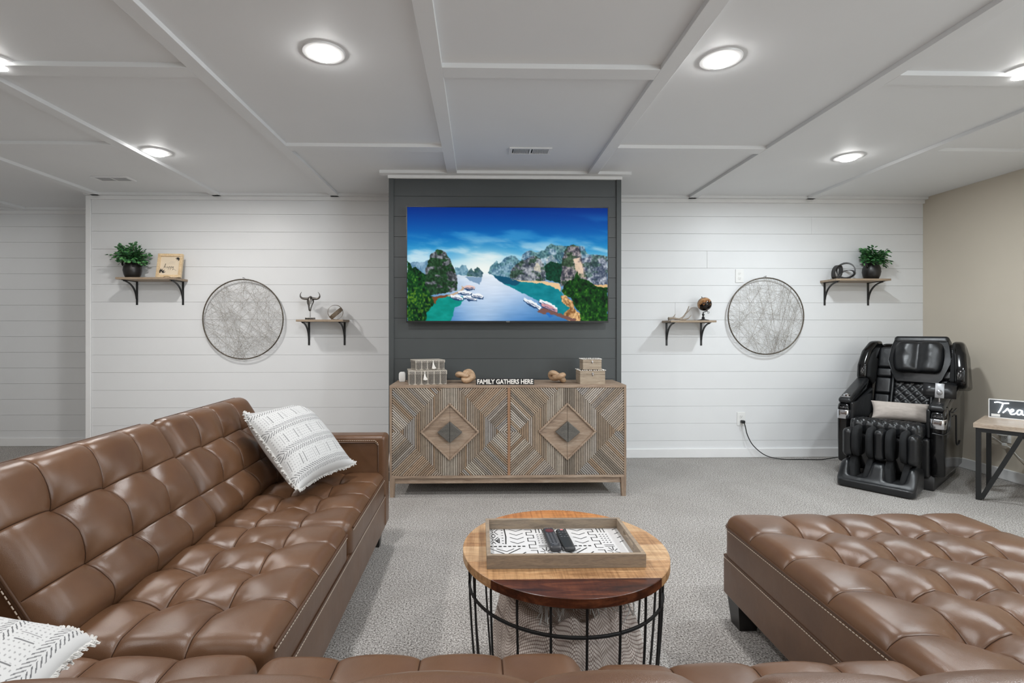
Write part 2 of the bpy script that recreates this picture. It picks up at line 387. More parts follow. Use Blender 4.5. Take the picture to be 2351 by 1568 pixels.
def globemat():
    m, nt, b = newmat('dark_globe_print'); co = texco(nt); f = noise(nt, co, 13, 4, .55, .4)
    nt.links.new(ramp(nt, f, [(.50, lin((22, 18, 17))), (.53, lin((150, 104, 66))), (.62, lin((196, 156, 112)))]), b.inputs['Base Color'])
    b.inputs['Roughness'].default_value = .12; return m
M_globe = globemat()

# ------------------------------------------------------------------ setting: floor, ceiling, walls
RX0, RX1, RY0 = -6.2, XR, -3.2
struct(MB().box((RX0-.1, RY0-.1, -.06), (RX1+.1, ALCY+.1, 0)).part('floor', M_carpet))
ceil = struct(MB().box((RX0-.1, RY0-.1, PANZ), (RX1+.1, ALCY+.1, PANZ+.06)).part('ceiling', M_ceil))
def batten(x0, x1, y0, y1): MB().box((x0, y0, CEIL), (x1, y1, PANZ+.001), .0015).part('batten', M_ceil, ceil, smooth=None)
BX = [(-4.30, ), (-3.225, ), (-2.215, ), (-1.225, ), (-.196, ), (.826, ), (1.835, ), (2.866, )]
for (x,) in BX:
    y1 = ALCY-.07 if x < -3.3 else WALLY-.02
    if -.66 < x < 1.05: y1 = FEATY-.072
    batten(x-.036, x+.036, RY0, y1)
cen = [b[0] for b in BX]
rows = {0: (3.22, ), 1: (3.21, ), 2: (2.27, .4), 3: (3.21, 1.2), 4: (2.247, .4), 5: (3.2, 1.2), 6: (2.27, .4), 7: (3.21, 1.2)}
for i in range(len(cen)):
    xa = cen[i]+.036; xb = (cen[i+1]-.036) if i+1 < len(cen) else XR
    for y in rows[i]: batten(xa, xb, y-.045, y+.045)
batten(-.72, 1.11, FEATY-.07, FEATY)
batten(XL, -.66, WALLY-.055, WALLY); batten(1.05, XR, WALLY-.055, WALLY); batten(RX0, XL-.02, ALCY-.07, ALCY)
def planks(par, x0, x1, yface, z0, mat, n, zt, cuts={}, pitch=.1496):
    cache = {}
    for k in range(n):
        a = z0+k*pitch; b = min(a+pitch, zt)-.0013
        xs = [x0]+[c for c in cuts.get(k, [])]+[x1]
        for p, q in zip(xs, xs[1:]):
            q2 = q-(.0012 if q != x1 else 0); key = (round(q2-p, 4), round(b-a, 4))
            if key not in cache:
                cache[key] = MB().box((0, 0, 0), (q2-p, .014, b-a), .0009).mesh('plank')
            obj('plank', cache[key], mat, par, loc=(p, yface, a))
wb = struct(MB().box((XL-.01, WALLY+.013, 0), (XR+.1, WALLY+.12, CEIL+.01)).part('wall_back', M_gap))
z0 = 1.194-.1496*8
planks(wb, XL+.03, -.70, WALLY, z0+.001, M_wall, 16, CEIL)
planks(wb, 1.04, XR, WALLY, z0+.001, M_wall, 16, CEIL, {11: [1.98], 8: [1.70], 6: [3.4], 13: [2.9]})
wa = struct(MB().box((RX0, ALCY+.013, 0), (XL+.1, ALCY+.12, PANZ)).part('wall_alcove', M_gap))
planks(wa, RX0, XL-.02, ALCY, z0+.001, M_wall, 16, CEIL)
struct(MB().box((XL-.012, WALLY-.012, 0), (XL+.028, WALLY+.06, CEIL), .002).box((XL-.01, WALLY+.02, 0), (XL+.02, ALCY, CEIL)).part('trim_1', M_trim))
wf = struct(MB().box((-.66, FEATY+.014, 0), (1.05, WALLY+.012, CEIL+.014)).part('wall_feature', M_gapd))
planks(wf, -.627, 1.017, FEATY, z0+.001, M_dark, 16, CEIL)
for a in (-.662, 1.016): MB().box((a, FEATY-.012, 0), (a+.036, FEATY+.05, CEIL), .0015).part('corner_board', M_dark, wf)
MB().box((-.668, FEATY-.02, CEIL-.022), (1.058, FEATY, CEIL+.001), .002).part('crown_strip', M_trim, wf)
for i, (a, b) in enumerate(((XL+.03, -.66), (1.05, XR))):
    struct(MB().box((a, WALLY-.022, CEIL-.03), (b, WALLY+.001, CEIL+.001), .003).part('trim_%d' % (i+2), M_trim))
struct(MB().box((RX0, ALCY-.022, CEIL-.03), (XL-.02, ALCY+.001, CEIL+.001), .003).part('trim_4', M_trim))
struct(MB().box((XR, RY0, 0), (XR+.1, WALLY+.1, PANZ)).part('wall_right', M_beige))
struct(MB().box((RX0-.1, RY0, 0), (RX0, ALCY+.1, PANZ)).part('wall_left', M_wall))
struct(MB().box((RX0, RY0-.1, 0), (XR, RY0, PANZ)).part('wall_rear', M_beige))
wn = MB(); wn.box((XR-.02, WIN_Y0-.07, WIN_Z0-.07), (XR+.01, WIN_Y1+.07, WIN_Z0), .004).box((XR-.02, WIN_Y0-.07, WIN_Z1), (XR+.01, WIN_Y1+.07, WIN_Z1+.07), .004)
for a in (WIN_Y0-.07, (WIN_Y0+WIN_Y1)/2-.03, WIN_Y1): wn.box((XR-.02, a, WIN_Z0), (XR+.01, a+.07, WIN_Z1), .004)
wo = struct(wn.part('window_1', M_trim)); MB().box((XR-.008, WIN_Y0, WIN_Z0), (XR-.004, WIN_Y1, WIN_Z1)).part('pane', emis('daylit_pane', (.84, .93, 1), 2.5), wo)
def base(name, lo, hi): struct(MB().box(lo, hi, .006).part(name, M_trim))
base('baseboard_back', (XL+.028, WALLY-.016, 0), (-.66, WALLY+.002, .082)); base('baseboard_back', (1.05, WALLY-.016, 0), (XR-.016, WALLY+.002, .082))
base('baseboard_alcove', (RX0, ALCY-.016, 0), (XL-.02, ALCY+.002, .082)); base('baseboard_right', (XR-.016, RY0, 0), (XR+.002, WALLY, .082))

# ------------------------------------------------------------------ ceiling fittings
lens_me = MB().lathe([(.058, 0), (.057, -.010), (.048, -.019), (.030, -.0255), (.0001, -.028)], 32).mesh('lens', 60)
rim_me = MB().lathe([(.0575, 0), (.0575, -.006), (.062, -.009), (.084, -.006), (.087, -.001), (.087, 0)], 40).mesh('rim', 40)
for i, (x, y, c, lb, k) in enumerate(LIGHTS):
    t = thing('recessed_light', lb, 'ceiling light', (x, y, PANZ), 0, 'recessed ceiling downlights')
    obj('lens', lens_me, M_lens, t); obj('rim', rim_me, M_trim, t)
def vent(label, x, y, rz, sx, sy, dark):
    t = thing('ceiling_vent', label, 'vent', (x, y, PANZ), rz, 'ceiling air vents')
    a, b = sx/2, sy/2; m = MB()
    m.box((-a, -b, -.008), (a, -b+.016, 0), .002).box((-a, b-.016, -.008), (a, b, 0), .002).box((-a, -b+.016, -.008), (-a+.02, b-.016, 0)).box((a-.02, -b+.016, -.008), (a, b-.016, 0)).box((-.006, -b+.016, -.008), (.006, b-.016, 0))
    m.part('frame', M_trim, t)
    MB().box((-a+.02, -b+.016, -.0015), (a-.02, b-.016, -.0005)).part('duct_opening', M_gapd, t)
    s = MB(); n = 11
    for h in (0, 1):
        for k in range(n):
            q = -a+.026+(k+.5)*(a-.036)/n+h*(a-.012)
            s.add([(q-.003, -b+.016, -.001), (q-.001, -b+.016, -.001), (q+.003, -b+.016, -.008), (q+.001, -b+.016, -.008), (q-.003, b-.016, -.001), (q-.001, b-.016, -.001), (q+.003, b-.016, -.008), (q+.001, b-.016, -.008)],
                  [(0, 1, 2, 3), (7, 6, 5, 4), (0, 4, 5, 1), (1, 5, 6, 2), (2, 6, 7, 3), (3, 7, 4, 0)])
    s.part('louvers', M_trim, t, stuff=True)
vent('white louvered ceiling vent in front of the television wall', .327, 3.268, 0, .27, .115, 1)
vent('white ceiling vent above the high left shelf, near the wall corner', -2.78, 3.94, 0, .27, .115, 0)

# ------------------------------------------------------------------ television
def paint_screen(W, H):
    x = (np.arange(W)+.5)/W; y = (np.arange(H)+.5)/H
    U, V = np.meshgrid(x, y); A = U*16/9
    img = np.zeros((H, W, 3))
    def C(*c): return np.array(c)/255.
    def blend(mask, col):
        nonlocal img; m = np.clip(mask, 0, 1)[..., None]; img = img*(1-m)+col*m
    def poly(pts):
        ins = np.zeros(U.shape, bool); n = len(pts); P = [((a-178)/1444, (b-238)/814) for a, b in pts]
        jx = (fbm(A*42, V*42, 91, 3)-.5)*.012; jy = (fbm(A*42, V*42, 57, 3)-.5)*.016
        uu, vv = U+jx, V+jy
        for i in range(n):
            (x1, y1), (x2, y2) = P[i], P[(i+1) % n]
            if y1 == y2: continue
            c = ((y1 > vv) != (y2 > vv)) & (uu < (x2-x1)*(vv-y1)/(y2-y1)+x1); ins ^= c
        return ins.astype(float)
    st = [(0, C(4, 44, 128)), (.13, C(2, 72, 156)), (.26, C(4, 104, 180)), (.36, C(40, 142, 198)), (.45, C(124, 194, 222)), (.55, C(205, 230, 238)), (1, C(220, 236, 242))]
    for ch in range(3): img[..., ch] = np.interp(V, [s[0] for s in st], [s[1][ch] for s in st])
    cl = fbm(A*2.2+V*3.5, V*11-A*1.6, 3, 5); blend(sstep(.46, .74, cl)*.6*sstep(.02, .2, V), C(70, 160, 212))
    cl2 = fbm(A*3+V*4, V*13-A*2.2, 11, 5); blend(sstep(.42, .72, cl2)*sstep(.2, .42, V)*.75, C(222, 236, 240))
    blend(np.exp(-((U-.38)**2/.02+(V-.53)**2/.02))*.8, C(248, 248, 240))
    n1 = fbm(A*34, V*22, 5, 4); n2 = fbm(A*85, V*62, 6, 3); n3 = fbm(A*18, V*30, 8, 4)
    def rock(mask, lo, hi, green=None, ga=.5, gt=.5):
        col = np.array(lo)+(np.array(hi)-np.array(lo))*sstep(.3, .72, .5*n1+.5*n2)[..., None]
        if green is not None:
            g = sstep(gt-.06, gt+.06, n3)[..., None]*ga; gc = np.array(green)*(.45+1.1*n2[..., None]); col = col*(1-g)+gc*g
        blend(mask, col)
    hz = .585
    # water
    wt = [(hz, C(226, 236, 240)), (.64, C(200, 216, 234)), (.75, C(176, 200, 230)), (.88, C(120, 164, 212)), (1, C(70, 128, 190))]
    wcol = np.stack([np.interp(V, [s[0] for s in wt], [s[1][c] for s in wt]) for c in range(3)], -1)
    glow = np.exp(-((U-.42+.12*(V-.6))/.13)**2)[..., None]*.45; wcol = wcol*(1-glow)+C(240, 244, 250)*glow
    side = sstep(.12, .34, np.abs(U-.42))[..., None]*.55; wcol = wcol*(1-side)+C(40, 104, 160)*side
    wcol = wcol+(fbm(A*9, V*70, 21, 3)-.5)[..., None]*.07
    blend((V > hz).astype(float), wcol)
    blend(poly([(760, 700), (930, 745), (1270, 790), (1300, 880), (1345, 960), (1290, 1010), (1150, 920), (1000, 850), (880, 790)]), C(8, 128, 140)+(n3-.5)[..., None]*.16)
    blend(poly([(770, 705), (915, 740), (1000, 760), (960, 800), (860, 780)])*.7, C(20, 60, 96))
    blend(poly([(300, 1060), (330, 960), (400, 880), (480, 862), (600, 880), (560, 940), (520, 960), (490, 1060)]), C(0, 142, 130)+(n3-.5)[..., None]*.16)
    blend(poly([(590, 735), (720, 735), (700, 790), (640, 770)])*.6, C(70, 110, 150))
    # far mountains
    rock(poly([(190, 700), (196, 640), (230, 626), (270, 635), (330, 618), (340, 720)]), C(90, 130, 160), C(150, 182, 205))
    rock(poly([(515, 720), (525, 665), (550, 672), (570, 652), (600, 655), (615, 690), (620, 728)]), C(84, 128, 150), C(140, 178, 195))
    rock(poly([(600, 730), (625, 680), (640, 670), (656, 695), (678, 666), (700, 678), (722, 706), (720, 735)]), C(52, 84, 96), C(104, 132, 140), C(50, 90, 70), .5)
    rock(poly([(755, 712), (775, 660), (800, 635), (818, 618), (838, 645), (875, 603), (925, 582), (955, 586), (972, 612), (1000, 625), (1000, 740), (900, 740), (760, 715)]), C(64, 104, 130), C(150, 184, 200), C(60, 110, 110), .4)
    rock(poly([(985, 640), (1005, 575), (1040, 550), (1085, 548), (1105, 562), (1160, 545), (1182, 512), (1212, 499), (1250, 506), (1290, 507), (1330, 512), (1400, 508), (1448, 520), (1475, 572), (1540, 574), (1622, 586), (1622, 700), (1000, 720)]), C(62, 98, 126), C(186, 206, 218), C(46, 96, 92), .55)
    rock(poly([(1170, 700), (1180, 600), (1215, 570), (1250, 610), (1260, 700)])*.7, C(120, 140, 160), C(225, 222, 216))
    rock(poly([(912, 745), (925, 680), (960, 640), (1020, 610), (1090, 585), (1135, 600), (1160, 650), (1172, 700), (1170, 765), (1040, 765)]), C(52, 60, 74), C(176, 180, 186), C(36, 66, 44), .7, .52)
    blend(poly([(1080, 660), (1110, 630), (1135, 660), (1140, 700), (1090, 690)])*.6*sstep(.4, .6, n1), C(232, 220, 190))
    blend(poly([(1165, 650), (1210, 625), (1290, 640), (1290, 785), (1175, 755)]), (C(12, 58, 40)*(.5+1.0*n2[..., None])))
    blend(poly([(915, 752), (1040, 762), (1150, 766), (1272, 782), (1280, 838), (1225, 805), (1140, 782), (1000, 768)]), C(232, 196, 150))
    rock(poly([(1440, 600), (1540, 578), (1622, 588), (1622, 800), (1480, 800)]), C(58, 70, 92), C(196, 202, 212), C(40, 74, 60), .6, .55)
    rock(poly([(1280, 800), (1288, 640), (1302, 560), (1335, 512), (1375, 502), (1415, 520), (1432, 570), (1450, 660), (1475, 740), (1460, 800)]), C(52, 54, 66), C(182, 172, 172), C(34, 64, 36), .75, .55)
    blend(poly([(1375, 610), (1420, 590), (1440, 660), (1455, 740), (1420, 745), (1385, 680)])*sstep(.3, .6, n1)*.9, C(236, 208, 182))
    blend(poly([(1520, 792), (1622, 790), (1622, 812), (1530, 806)]), C(224, 184, 130))
    # sandy rocks at right
    rock(poly([(1280, 870), (1310, 865), (1365, 910), (1380, 960), (1430, 1010), (1430, 1060), (1330, 1050), (1300, 1000), (1345, 960), (1290, 920)]), C(120, 78, 40), C(240, 196, 140))
    def bush(pts, a, b, c):
        m = poly(pts); t = (.55*n2+.45*n1); col = np.where(t[..., None] < .5, a+(b-a)*sstep(.25, .5, t)[..., None], b+(c-b)*sstep(.5, .75, t)[..., None]); blend(m, col)
    bush([(1290, 830), (1320, 775), (1380, 740), (1400, 690), (1420, 745), (1480, 760), (1530, 800), (1622, 812), (1622, 1060), (1425, 1060), (1420, 990), (1375, 940), (1360, 890), (1300, 860)], C(2, 18, 8), C(14, 62, 16), C(66, 124, 34))
    # left cliff and foliage
    rock(poly([(300, 800), (310, 690), (330, 620), (350, 572), (385, 545), (410, 540), (450, 560), (485, 610), (500, 650), (530, 700), (540, 760), (535, 830), (470, 850), (330, 870)]), C(40, 46, 48), C(148, 150, 160), C(22, 58, 26), .85, .45)
    bush([(178, 620), (195, 640), (215, 672), (240, 666), (280, 700), (310, 720), (310, 800), (350, 870), (395, 890), (370, 930), (320, 990), (310, 1060), (178, 1060)], C(2, 22, 12), C(14, 66, 26), C(84, 136, 42))
    blend(poly([(178, 820), (260, 830), (350, 880), (390, 910), (300, 1000), (290, 1060), (178, 1060)])*sstep(.5, .7, n2)*.6, C(96, 132, 30))
    blend(poly([(355, 880), (470, 862), (470, 880), (400, 892), (380, 930)]), C(120, 72, 40)); blend(poly([(465, 870), (560, 830), (575, 800), (590, 815), (560, 850), (480, 880)]), C(196, 166, 136))
    def boat(cx, cy, L, s, hue=(240, 244, 248)):
        blend(poly([(cx-L*.5, cy-4+s*-.5*L*.3), (cx-L*.5, cy+8-s*L*.15), (cx-L*.1, cy+18), (cx+L*.5, cy+14+s*L*.15), (cx+L*.5, cy+s*L*.15-2)]), C(40, 70, 110))
        blend(poly([(cx-L*.48, cy-14-s*L*.15), (cx-L*.45, cy+2-s*L*.12), (cx+L*.45, cy+8+s*L*.15), (cx+L*.5, cy-6+s*L*.12), (cx+L*.1, cy-20)]), np.array(hue)/255)
        blend(poly([(cx-L*.35, cy-5-s*L*.1), (cx-L*.3, cy-1-s*L*.08), (cx+L*.35, cy+3+s*L*.1), (cx+L*.35, cy-2+s*L*.1)]), C(70, 84, 120))
    boat(622, 816, 80, 0, (230, 196, 186)); boat(590, 852, 100, 0); boat(535, 886, 95, .5); boat(628, 890, 95, .5); boat(682, 874, 90, .3)
    boat(1075, 930, 130, 1.6); boat(1190, 940, 140, 1.5); boat(1200, 960, 120, 1.2, (206, 150, 156))
    blend(poly([(1110, 985), (1150, 955), (1180, 965), (1400, 1040), (1380, 1058), (1240, 1010), (1140, 1000)]), C(120, 84, 78)); blend(poly([(1170, 995), (1190, 990), (1222, 1020), (1200, 1030)]), C(40, 110, 190))
    b_ = (img+np.roll(img, 1, 0)+np.roll(img, -1, 0)+np.roll(img, 1, 1)+np.roll(img, -1, 1))/5; b_[0] = img[0]; b_[-1] = img[-1]; b_[:, 0] = img[:, 0]; b_[:, -1] = img[:, -1]; img = .35*img+.65*b_
    return alin(np.clip(img, 0, 1))
TVX0, TVX1, TVZ0, TVZ1, TVY = -.525, .941, 1.160, 2.000, 3.69
tv = thing('television', 'large flat television showing a bay with green cliffs and boats', 'television', (.208, 3.74, 1.16))
tv_o = (.208, 3.74, 1.16)
MB().box((TVX0, TVY, TVZ0), (TVX1, TVY+.03, TVZ1), .002).box((TVX0+.06, TVY+.03, TVZ0+.03), (TVX1-.06, TVY+.052, TVZ1-.25), .004).part('back_case', M_satin, tv, sub=tv_o)
bz = MB(); t_ = .0065; yb = TVY-.006
bz.box((TVX0, yb, TVZ1-t_), (TVX1, TVY, TVZ1)).box((TVX0, yb, TVZ0), (TVX1, TVY, TVZ0+.013)).box((TVX0, yb, TVZ0+.013), (TVX0+t_, TVY, TVZ1-t_)).box((TVX1-t_, yb, TVZ0+.013), (TVX1, TVY, TVZ1-t_))
bz.part('bezel', M_satin, tv, sub=tv_o)
W_, H_ = 470, 266
px_ = paint_screen(W_+1, H_+1)
gx, gz = np.meshgrid(np.linspace(TVX0+t_, TVX1-t_, W_+1), np.linspace(TVZ1-t_, TVZ0+.013, H_+1))
V_ = np.stack([gx.ravel()-tv_o[0], np.full(gx.size, TVY-.0015-tv_o[1]), gz.ravel()-tv_o[2]], 1)
obj('screen', npmesh('screen', V_, gridfaces(H_+1, W_+1), px_.reshape(-1, 3), False), M_screen, tv, label='lit picture of a blue bay with limestone cliffs')
def text_mesh(body, size, M, extrude=.001, offset=0, shear=0, spacing=1.0):
    cu = bpy.data.curves.new('lettering', 'FONT'); cu.body = body; cu.size = size; cu.extrude = extrude; cu.offset = offset; cu.shear = shear; cu.align_x = 'CENTER'; cu.align_y = 'CENTER'; cu.space_character = spacing; cu.resolution_u = 3
    o = bpy.data.objects.new('lettering', cu); COL.objects.link(o)
    dg = bpy.context.evaluated_depsgraph_get(); me = bpy.data.meshes.new_from_object(o.evaluated_get(dg)); bpy.data.objects.remove(o); bpy.data.curves.remove(cu)
    me.transform(M); me.materials.clear(); return me
UPR = Matrix(((1, 0, 0, 0), (0, 0, -1, 0), (0, 1, 0, 0), (0, 0, 0, 1)))     # lettering upright, facing -Y
obj('brand_lettering', text_mesh('VIZIO', .011, Matrix.Translation((0, yb-.0006-tv_o[1], .0066)) @ UPR, .0004, .0004), M_silver, tv, label='tiny silver lettering')

# ------------------------------------------------------------------ console
CXA, CXB, CYF, CYB, CZT = -.591, .981, 3.375, 3.735, .741
M_doorb = wood('groove_shade_door_ground', [lin((84, 72, 60)), lin((110, 96, 82))], .7, (8, 8, 8), 3)  # door ground darkened to paint groove shade between the reeds
con = thing('sideboard', 'weathered grey sideboard with reeded diamond-pattern doors under the television', 'sideboard', ((CXA+CXB)/2, 3.55, 0)); co_ = ((CXA+CXB)/2, 3.55, 0)
def cpart(m, name, mat, par=con, **k): return m.part(name, mat, par, sub=co_, **k)
S = .000695
def cz(yv): return CZT-(yv-350)*S
def cxx(xv): return CXA+(xv-60)*(CXB-CXA)/2242
zb = cz(1235)
cpart(MB().box((CXA, CYF, CZT-.018), (CXB, CYB, CZT), .0015), 'top_board', M_cons)
for a, b in ((CXA, CXA+.016), (CXB-.016, CXB)): cpart(MB().box((a, CYF, zb), (b, CYB, CZT-.018), .001), 'side_panel', M_consv)
cpart(MB().box((CXA+.016, CYF, zb), (CXB-.016, CYB, zb+.018), .001), 'bottom_board', M_cons)
cpart(MB().box((CXA+.016, CYB-.012, zb+.018), (CXB-.016, CYB, CZT-.018)), 'back_panel', M_cons)
dm = (cxx(1170)+cxx(1200))/2
cpart(MB().box((dm-.0095, CYF, zb+.018), (dm+.0095, CYB-.012, CZT-.018), .001), 'divider', M_orange, label='warmer tan centre divider')
cpart(MB().box((CXA+.03, CYF+.012, cz(1288)), (CXB-.03, CYF+.032, zb), .0015), 'apron', M_cons)
for sx in (0, 1):
    for sy in (0, 1):
        x_ = CXA if sx == 0 else CXB; d_ = 1 if sx == 0 else -1; y_ = CYF if sy == 0 else CYB; e_ = 1 if sy == 0 else -1
        cpart(MB().add([(x_, y_, zb), (x_+d_*.036, y_, zb), (x_+d_*.036, y_+e_*.036, zb), (x_, y_+e_*.036, zb), (x_+d_*.002, y_+e_*.004, 0), (x_+d_*.030, y_+e_*.004, 0), (x_+d_*.030, y_+e_*.03, 0), (x_+d_*.002, y_+e_*.03, 0)],
              [(0, 1, 2, 3), (4, 7, 6, 5), (0, 4, 5, 1), (1, 5, 6, 2), (2, 6, 7, 3), (3, 7, 4, 0)]), 'leg', M_consv)
TONES = [lin(c) for c in ((182, 168, 152), (170, 154, 136), (196, 186, 172), (160, 152, 144), (180, 156, 132), (186, 166, 144), (152, 142, 130), (172, 168, 164), (202, 194, 184), (166, 142, 118), (184, 174, 164), (176, 164, 150), (188, 178, 166))]
def clip_line(poly, p, d):
    # interval of p+t d inside a convex polygon
    t0, t1 = -9, 9; n = len(poly)
    ar = sum(poly[i][0]*poly[(i+1) % n][1]-poly[(i+1) % n][0]*poly[i][1] for i in range(n))
    for i in range(n):
        a = poly[i]; b = poly[(i+1) % n]; ex, ey = b[0]-a[0], b[1]-a[1]
        nx_, ny_ = (-ey, ex) if ar > 0 else (ey, -ex)
        k = (p[0]-a[0])*nx_+(p[1]-a[1])*ny_; q = d[0]*nx_+d[1]*ny_
        if abs(q) < 1e-9:
            if k < 0: return None
        elif q > 0: t0 = max(t0, -k/q)
        else: t1 = min(t1, -k/q)
    return (t0, t1) if t1-t0 > .004 else None
def reeds(m, poly, d, y, sp=.0122, seed=0):
    d = Vector(d).normalized(); n = Vector((-d.y, d.x)); c = [Vector(p).dot(n) for p in poly]; lo, hi = min(c), max(c); k = math.floor(lo/sp); rr = random.Random(seed)
    tone = rr.choice(TONES); run = 0
    while k*sp < hi:
        s = (k+.5)*sp; k += 1
        iv = clip_line(poly, (n.x*s, n.y*s), (d.x, d.y))
        if run <= 0: tone = rr.choice(TONES); run = rr.randint(1, 4)
        run -= 1
        if not iv: continue
        j = rr.uniform(.92, 1.22); m.cur = tuple(min(1, v*j) for v in tone)
        a = n*s+d*iv[0]; b = n*s+d*iv[1]; h = sp*.35
        pr = [(-h, 0), (-h*.7, .0042), (0, .0062), (h*.7, .0042), (h, 0)]
        vs = [(e.x+n.x*u, y-v, e.y+n.y*u) for e in (a, b) for u, v in pr]
        m.add(vs, [(i, i+1, i+6, i+5) for i in range(4)]+[(4, 3, 2, 1, 0), (5, 6, 7, 8, 9)])
def poly_half(poly, x, side):
    out = []; n = len(poly)
    for i in range(n):
        a = poly[i]; b = poly[(i+1) % n]; ia = (a[0]-x)*side >= 0; ib = (b[0]-x)*side >= 0
        if ia: out.append(a)
        if ia != ib: t = (x-a[0])/(b[0]-a[0]); out.append((x, a[1]+(b[1]-a[1])*t))
    return out
dz0, dz1 = zb+.019, CZT-.0195
for ci, (xa, xb) in enumerate(((CXA+.0175, dm-.011), (dm+.011, CXB-.0175))):
    xm, zm = (xa+xb)/2, (dz0+dz1)/2; w2, h2 = (xb-xa)/2, (dz1-dz0)/2
    Wd = 472*S*1.0; Hd = Wd*415/395
    kx = Wd*(1-h2/Hd)
    big = [(xm-kx, zm+h2), (xm-Wd, zm), (xm-kx, zm-h2), (xm+kx, zm-h2), (xm+Wd, zm), (xm+kx, zm+h2)]
    q1, q2 = 282*S, 275*S; r1, r2 = 258*S, 251*S
    for side in (-1, 1):
        xo = xm+side*w2; xi = xm+side*.0008
        dr = MB(); dr.box((min(xo, xi), CYF+.006, dz0), (max(xo, xi), CYF+.024, dz1)); door = cpart(dr, 'door', M_doorb)
        sl = MB(); fy = CYF+.006
        hb = poly_half(big, xi, side)
        # vertical reeds between the big diamond and the framed one
        top = [p for p in [(xm, zm+h2), (xm+side*kx, zm+h2), (xm+side*Wd, zm), (xm+side*q1, zm), (xm, zm+q2)]]
        top = [(p[0]+side*.0008 if p[0] == xm else p[0], p[1]) for p in top]
        # split the ring into two convex pieces above and below
        for sg in (1, -1):
            A_ = [(xi, zm+sg*h2), (xm+side*kx, zm+sg*h2), (xm+side*Wd, zm)]
            # trapezoids: upper block above diamond tip, then strip along the slope
            pieces = [[(xi, zm+sg*h2), (xm+side*kx, zm+sg*h2), (xm+side*Wd, zm), (xm+side*q1, zm), (xi, zm+sg*q2)]]
            for pc in pieces:
                # concave-safe: clip each vertical reed against both lines directly
                k = 0
                rr = random.Random(ci*31+side*7); tone = rr.choice(TONES); run = 0
                while True:
                    xc = xi+side*(k+.5)*.0122; k += 1; dx = abs(xc-xm)
                    if dx > Wd: break
                    if run <= 0: tone = rr.choice(TONES); run = rr.randint(1, 4)
                    run -= 1
                    za = q2*(1-dx/q1) if dx < q1 else 0.0; zz = min(h2, Hd*(1-dx/Wd))
                    if zz-za < .003: continue
                    j = rr.uniform(.92, 1.22); sl.cur = tuple(min(1, v*j) for v in tone); h = .0122*.35
                    pr = [(-h, 0), (-h*.7, .0042), (0, .0062), (h*.7, .0042), (h, 0)]
                    vs = [(xc+u, fy-v, zm+sg*e) for e in (za, zz) for u, v in pr]
                    sl.add(vs, [(i, i+1, i+6, i+5) for i in range(4)]+[(4, 3, 2, 1, 0), (5, 6, 7, 8, 9)])
            cor = [(xm+side*kx, zm+sg*h2), (xo, zm+sg*h2), (xo, zm), (xm+side*Wd, zm)]
            reeds(sl, cor, (side, sg), fy, seed=ci*100+side*10+sg)
        cpart(sl, 'reeded_slats', M_slat, door, stuff=True)
        fr = MB()
        for sg in (1, -1):
            fr.prism([(xm+side*q1, zm), (xi, zm+sg*q2), (xi, zm+sg*r2), (xm+side*r1, zm)], fy-.016, fy+.001, 'y', .003)
        cpart(fr, 'diamond_moulding', M_cons, door)
        cpart(MB().add([(xm+side*r1, fy-.002, zm), (xi, fy-.002, zm+r2), (xi, fy-.002, zm-r2)], [(0, 1, 2)]), 'diamond_field', M_cons, door)
        kn = MB(); ka, kb = 118*S, 100*S
        kn.prism([(xm+side*ka, zm), (xi, zm+kb), (xi, zm-kb)], fy-.030, fy-.002, 'y', .003)
        cpart(kn, 'handle', M_knob, door, label='dark grey half-diamond pull')

# ------------------------------------------------------------------ things on the sideboard
def boxframe(FL, FR, depth):
    FL, FR = Vector(FL), Vector(FR); d = (FR-FL); d.z = 0; wd = d.length; rz = math.atan2(d.y, d.x)
    return FL, rz, wd
def chevron_box(label, FL, rz, wd, dp, ht, tx, ncol):
    t = thing('chevron_box', label, 'box', FL, rz, 'stacked chevron boxes')
    MB().box((0, 0, 0), (wd, dp, ht*.72), .001).part('body', M_bone, t)
    MB().box((-.003, -.003, ht*.72), (wd+.003, dp+.003, ht), .001).part('lid', M_bone, t)
    pm = MB(); cw = wd/ncol
    def chev(o, ex, n, cw, fa):
        for c in range(n):
            k = 0
            while True:
                z = ht*.03+k*.0092; k += 1
                if z > ht*.95: break
                for sg in (-1, 1):
                    x0 = cw*(c+.5); x1 = cw*(c+.5+sg*.42); zz0, zz1 = z-.004, z+.008
                    off = .0036 if z > ht*.6 else .0036
                    pts = [(x0, zz0), (x1, zz1), (x1, min(zz1+.0045, ht)), (x0, min(zz0+.0045, ht))]
                    pts = [(a, max(.001, min(b, ht-.001))) for a, b in pts]
                    pm.add([fa(a, b, off) for a, b in pts], [(0, 1, 2, 3)])
    chev(0, 0, ncol, cw, lambda a, b, o: (a, -o, b))
    nc2 = max(2, round(dp/cw)); chev(0, 0, nc2, dp/nc2, lambda a, b, o: (-o, dp-a, b)); chev(0, 0, nc2, dp/nc2, lambda a, b, o: (wd+o, a, b))
    pm.part('chevron_print', M_ink, t, stuff=True)
    ts = MB(); h = min(ht*.82, .052)
    ts.lathe([(.0025, ht*.93), (.004, ht*.90), (.003, ht*.86)], 10, (tx, -.008, 0))
    for k in range(26):
        a = (k/25-.5)*1.0; b = (k % 3)*.003
        ts.tube([(tx, -.008, ht*.87), (tx+a*.010, -.012-b, ht*.87-h*.5), (tx+a*.026+.004, -.010-b, max(.004, ht*.87-h*(1-.12*abs(a)-.05*(k % 2))))], [.0015, .002, .0022], 5)
    ts.part('tassel', M_lace, t, smooth=50)
    return t
M_bone = plain('grey_bone_inlay', lin((186, 178, 166)), .6, var=.06, ns=40)
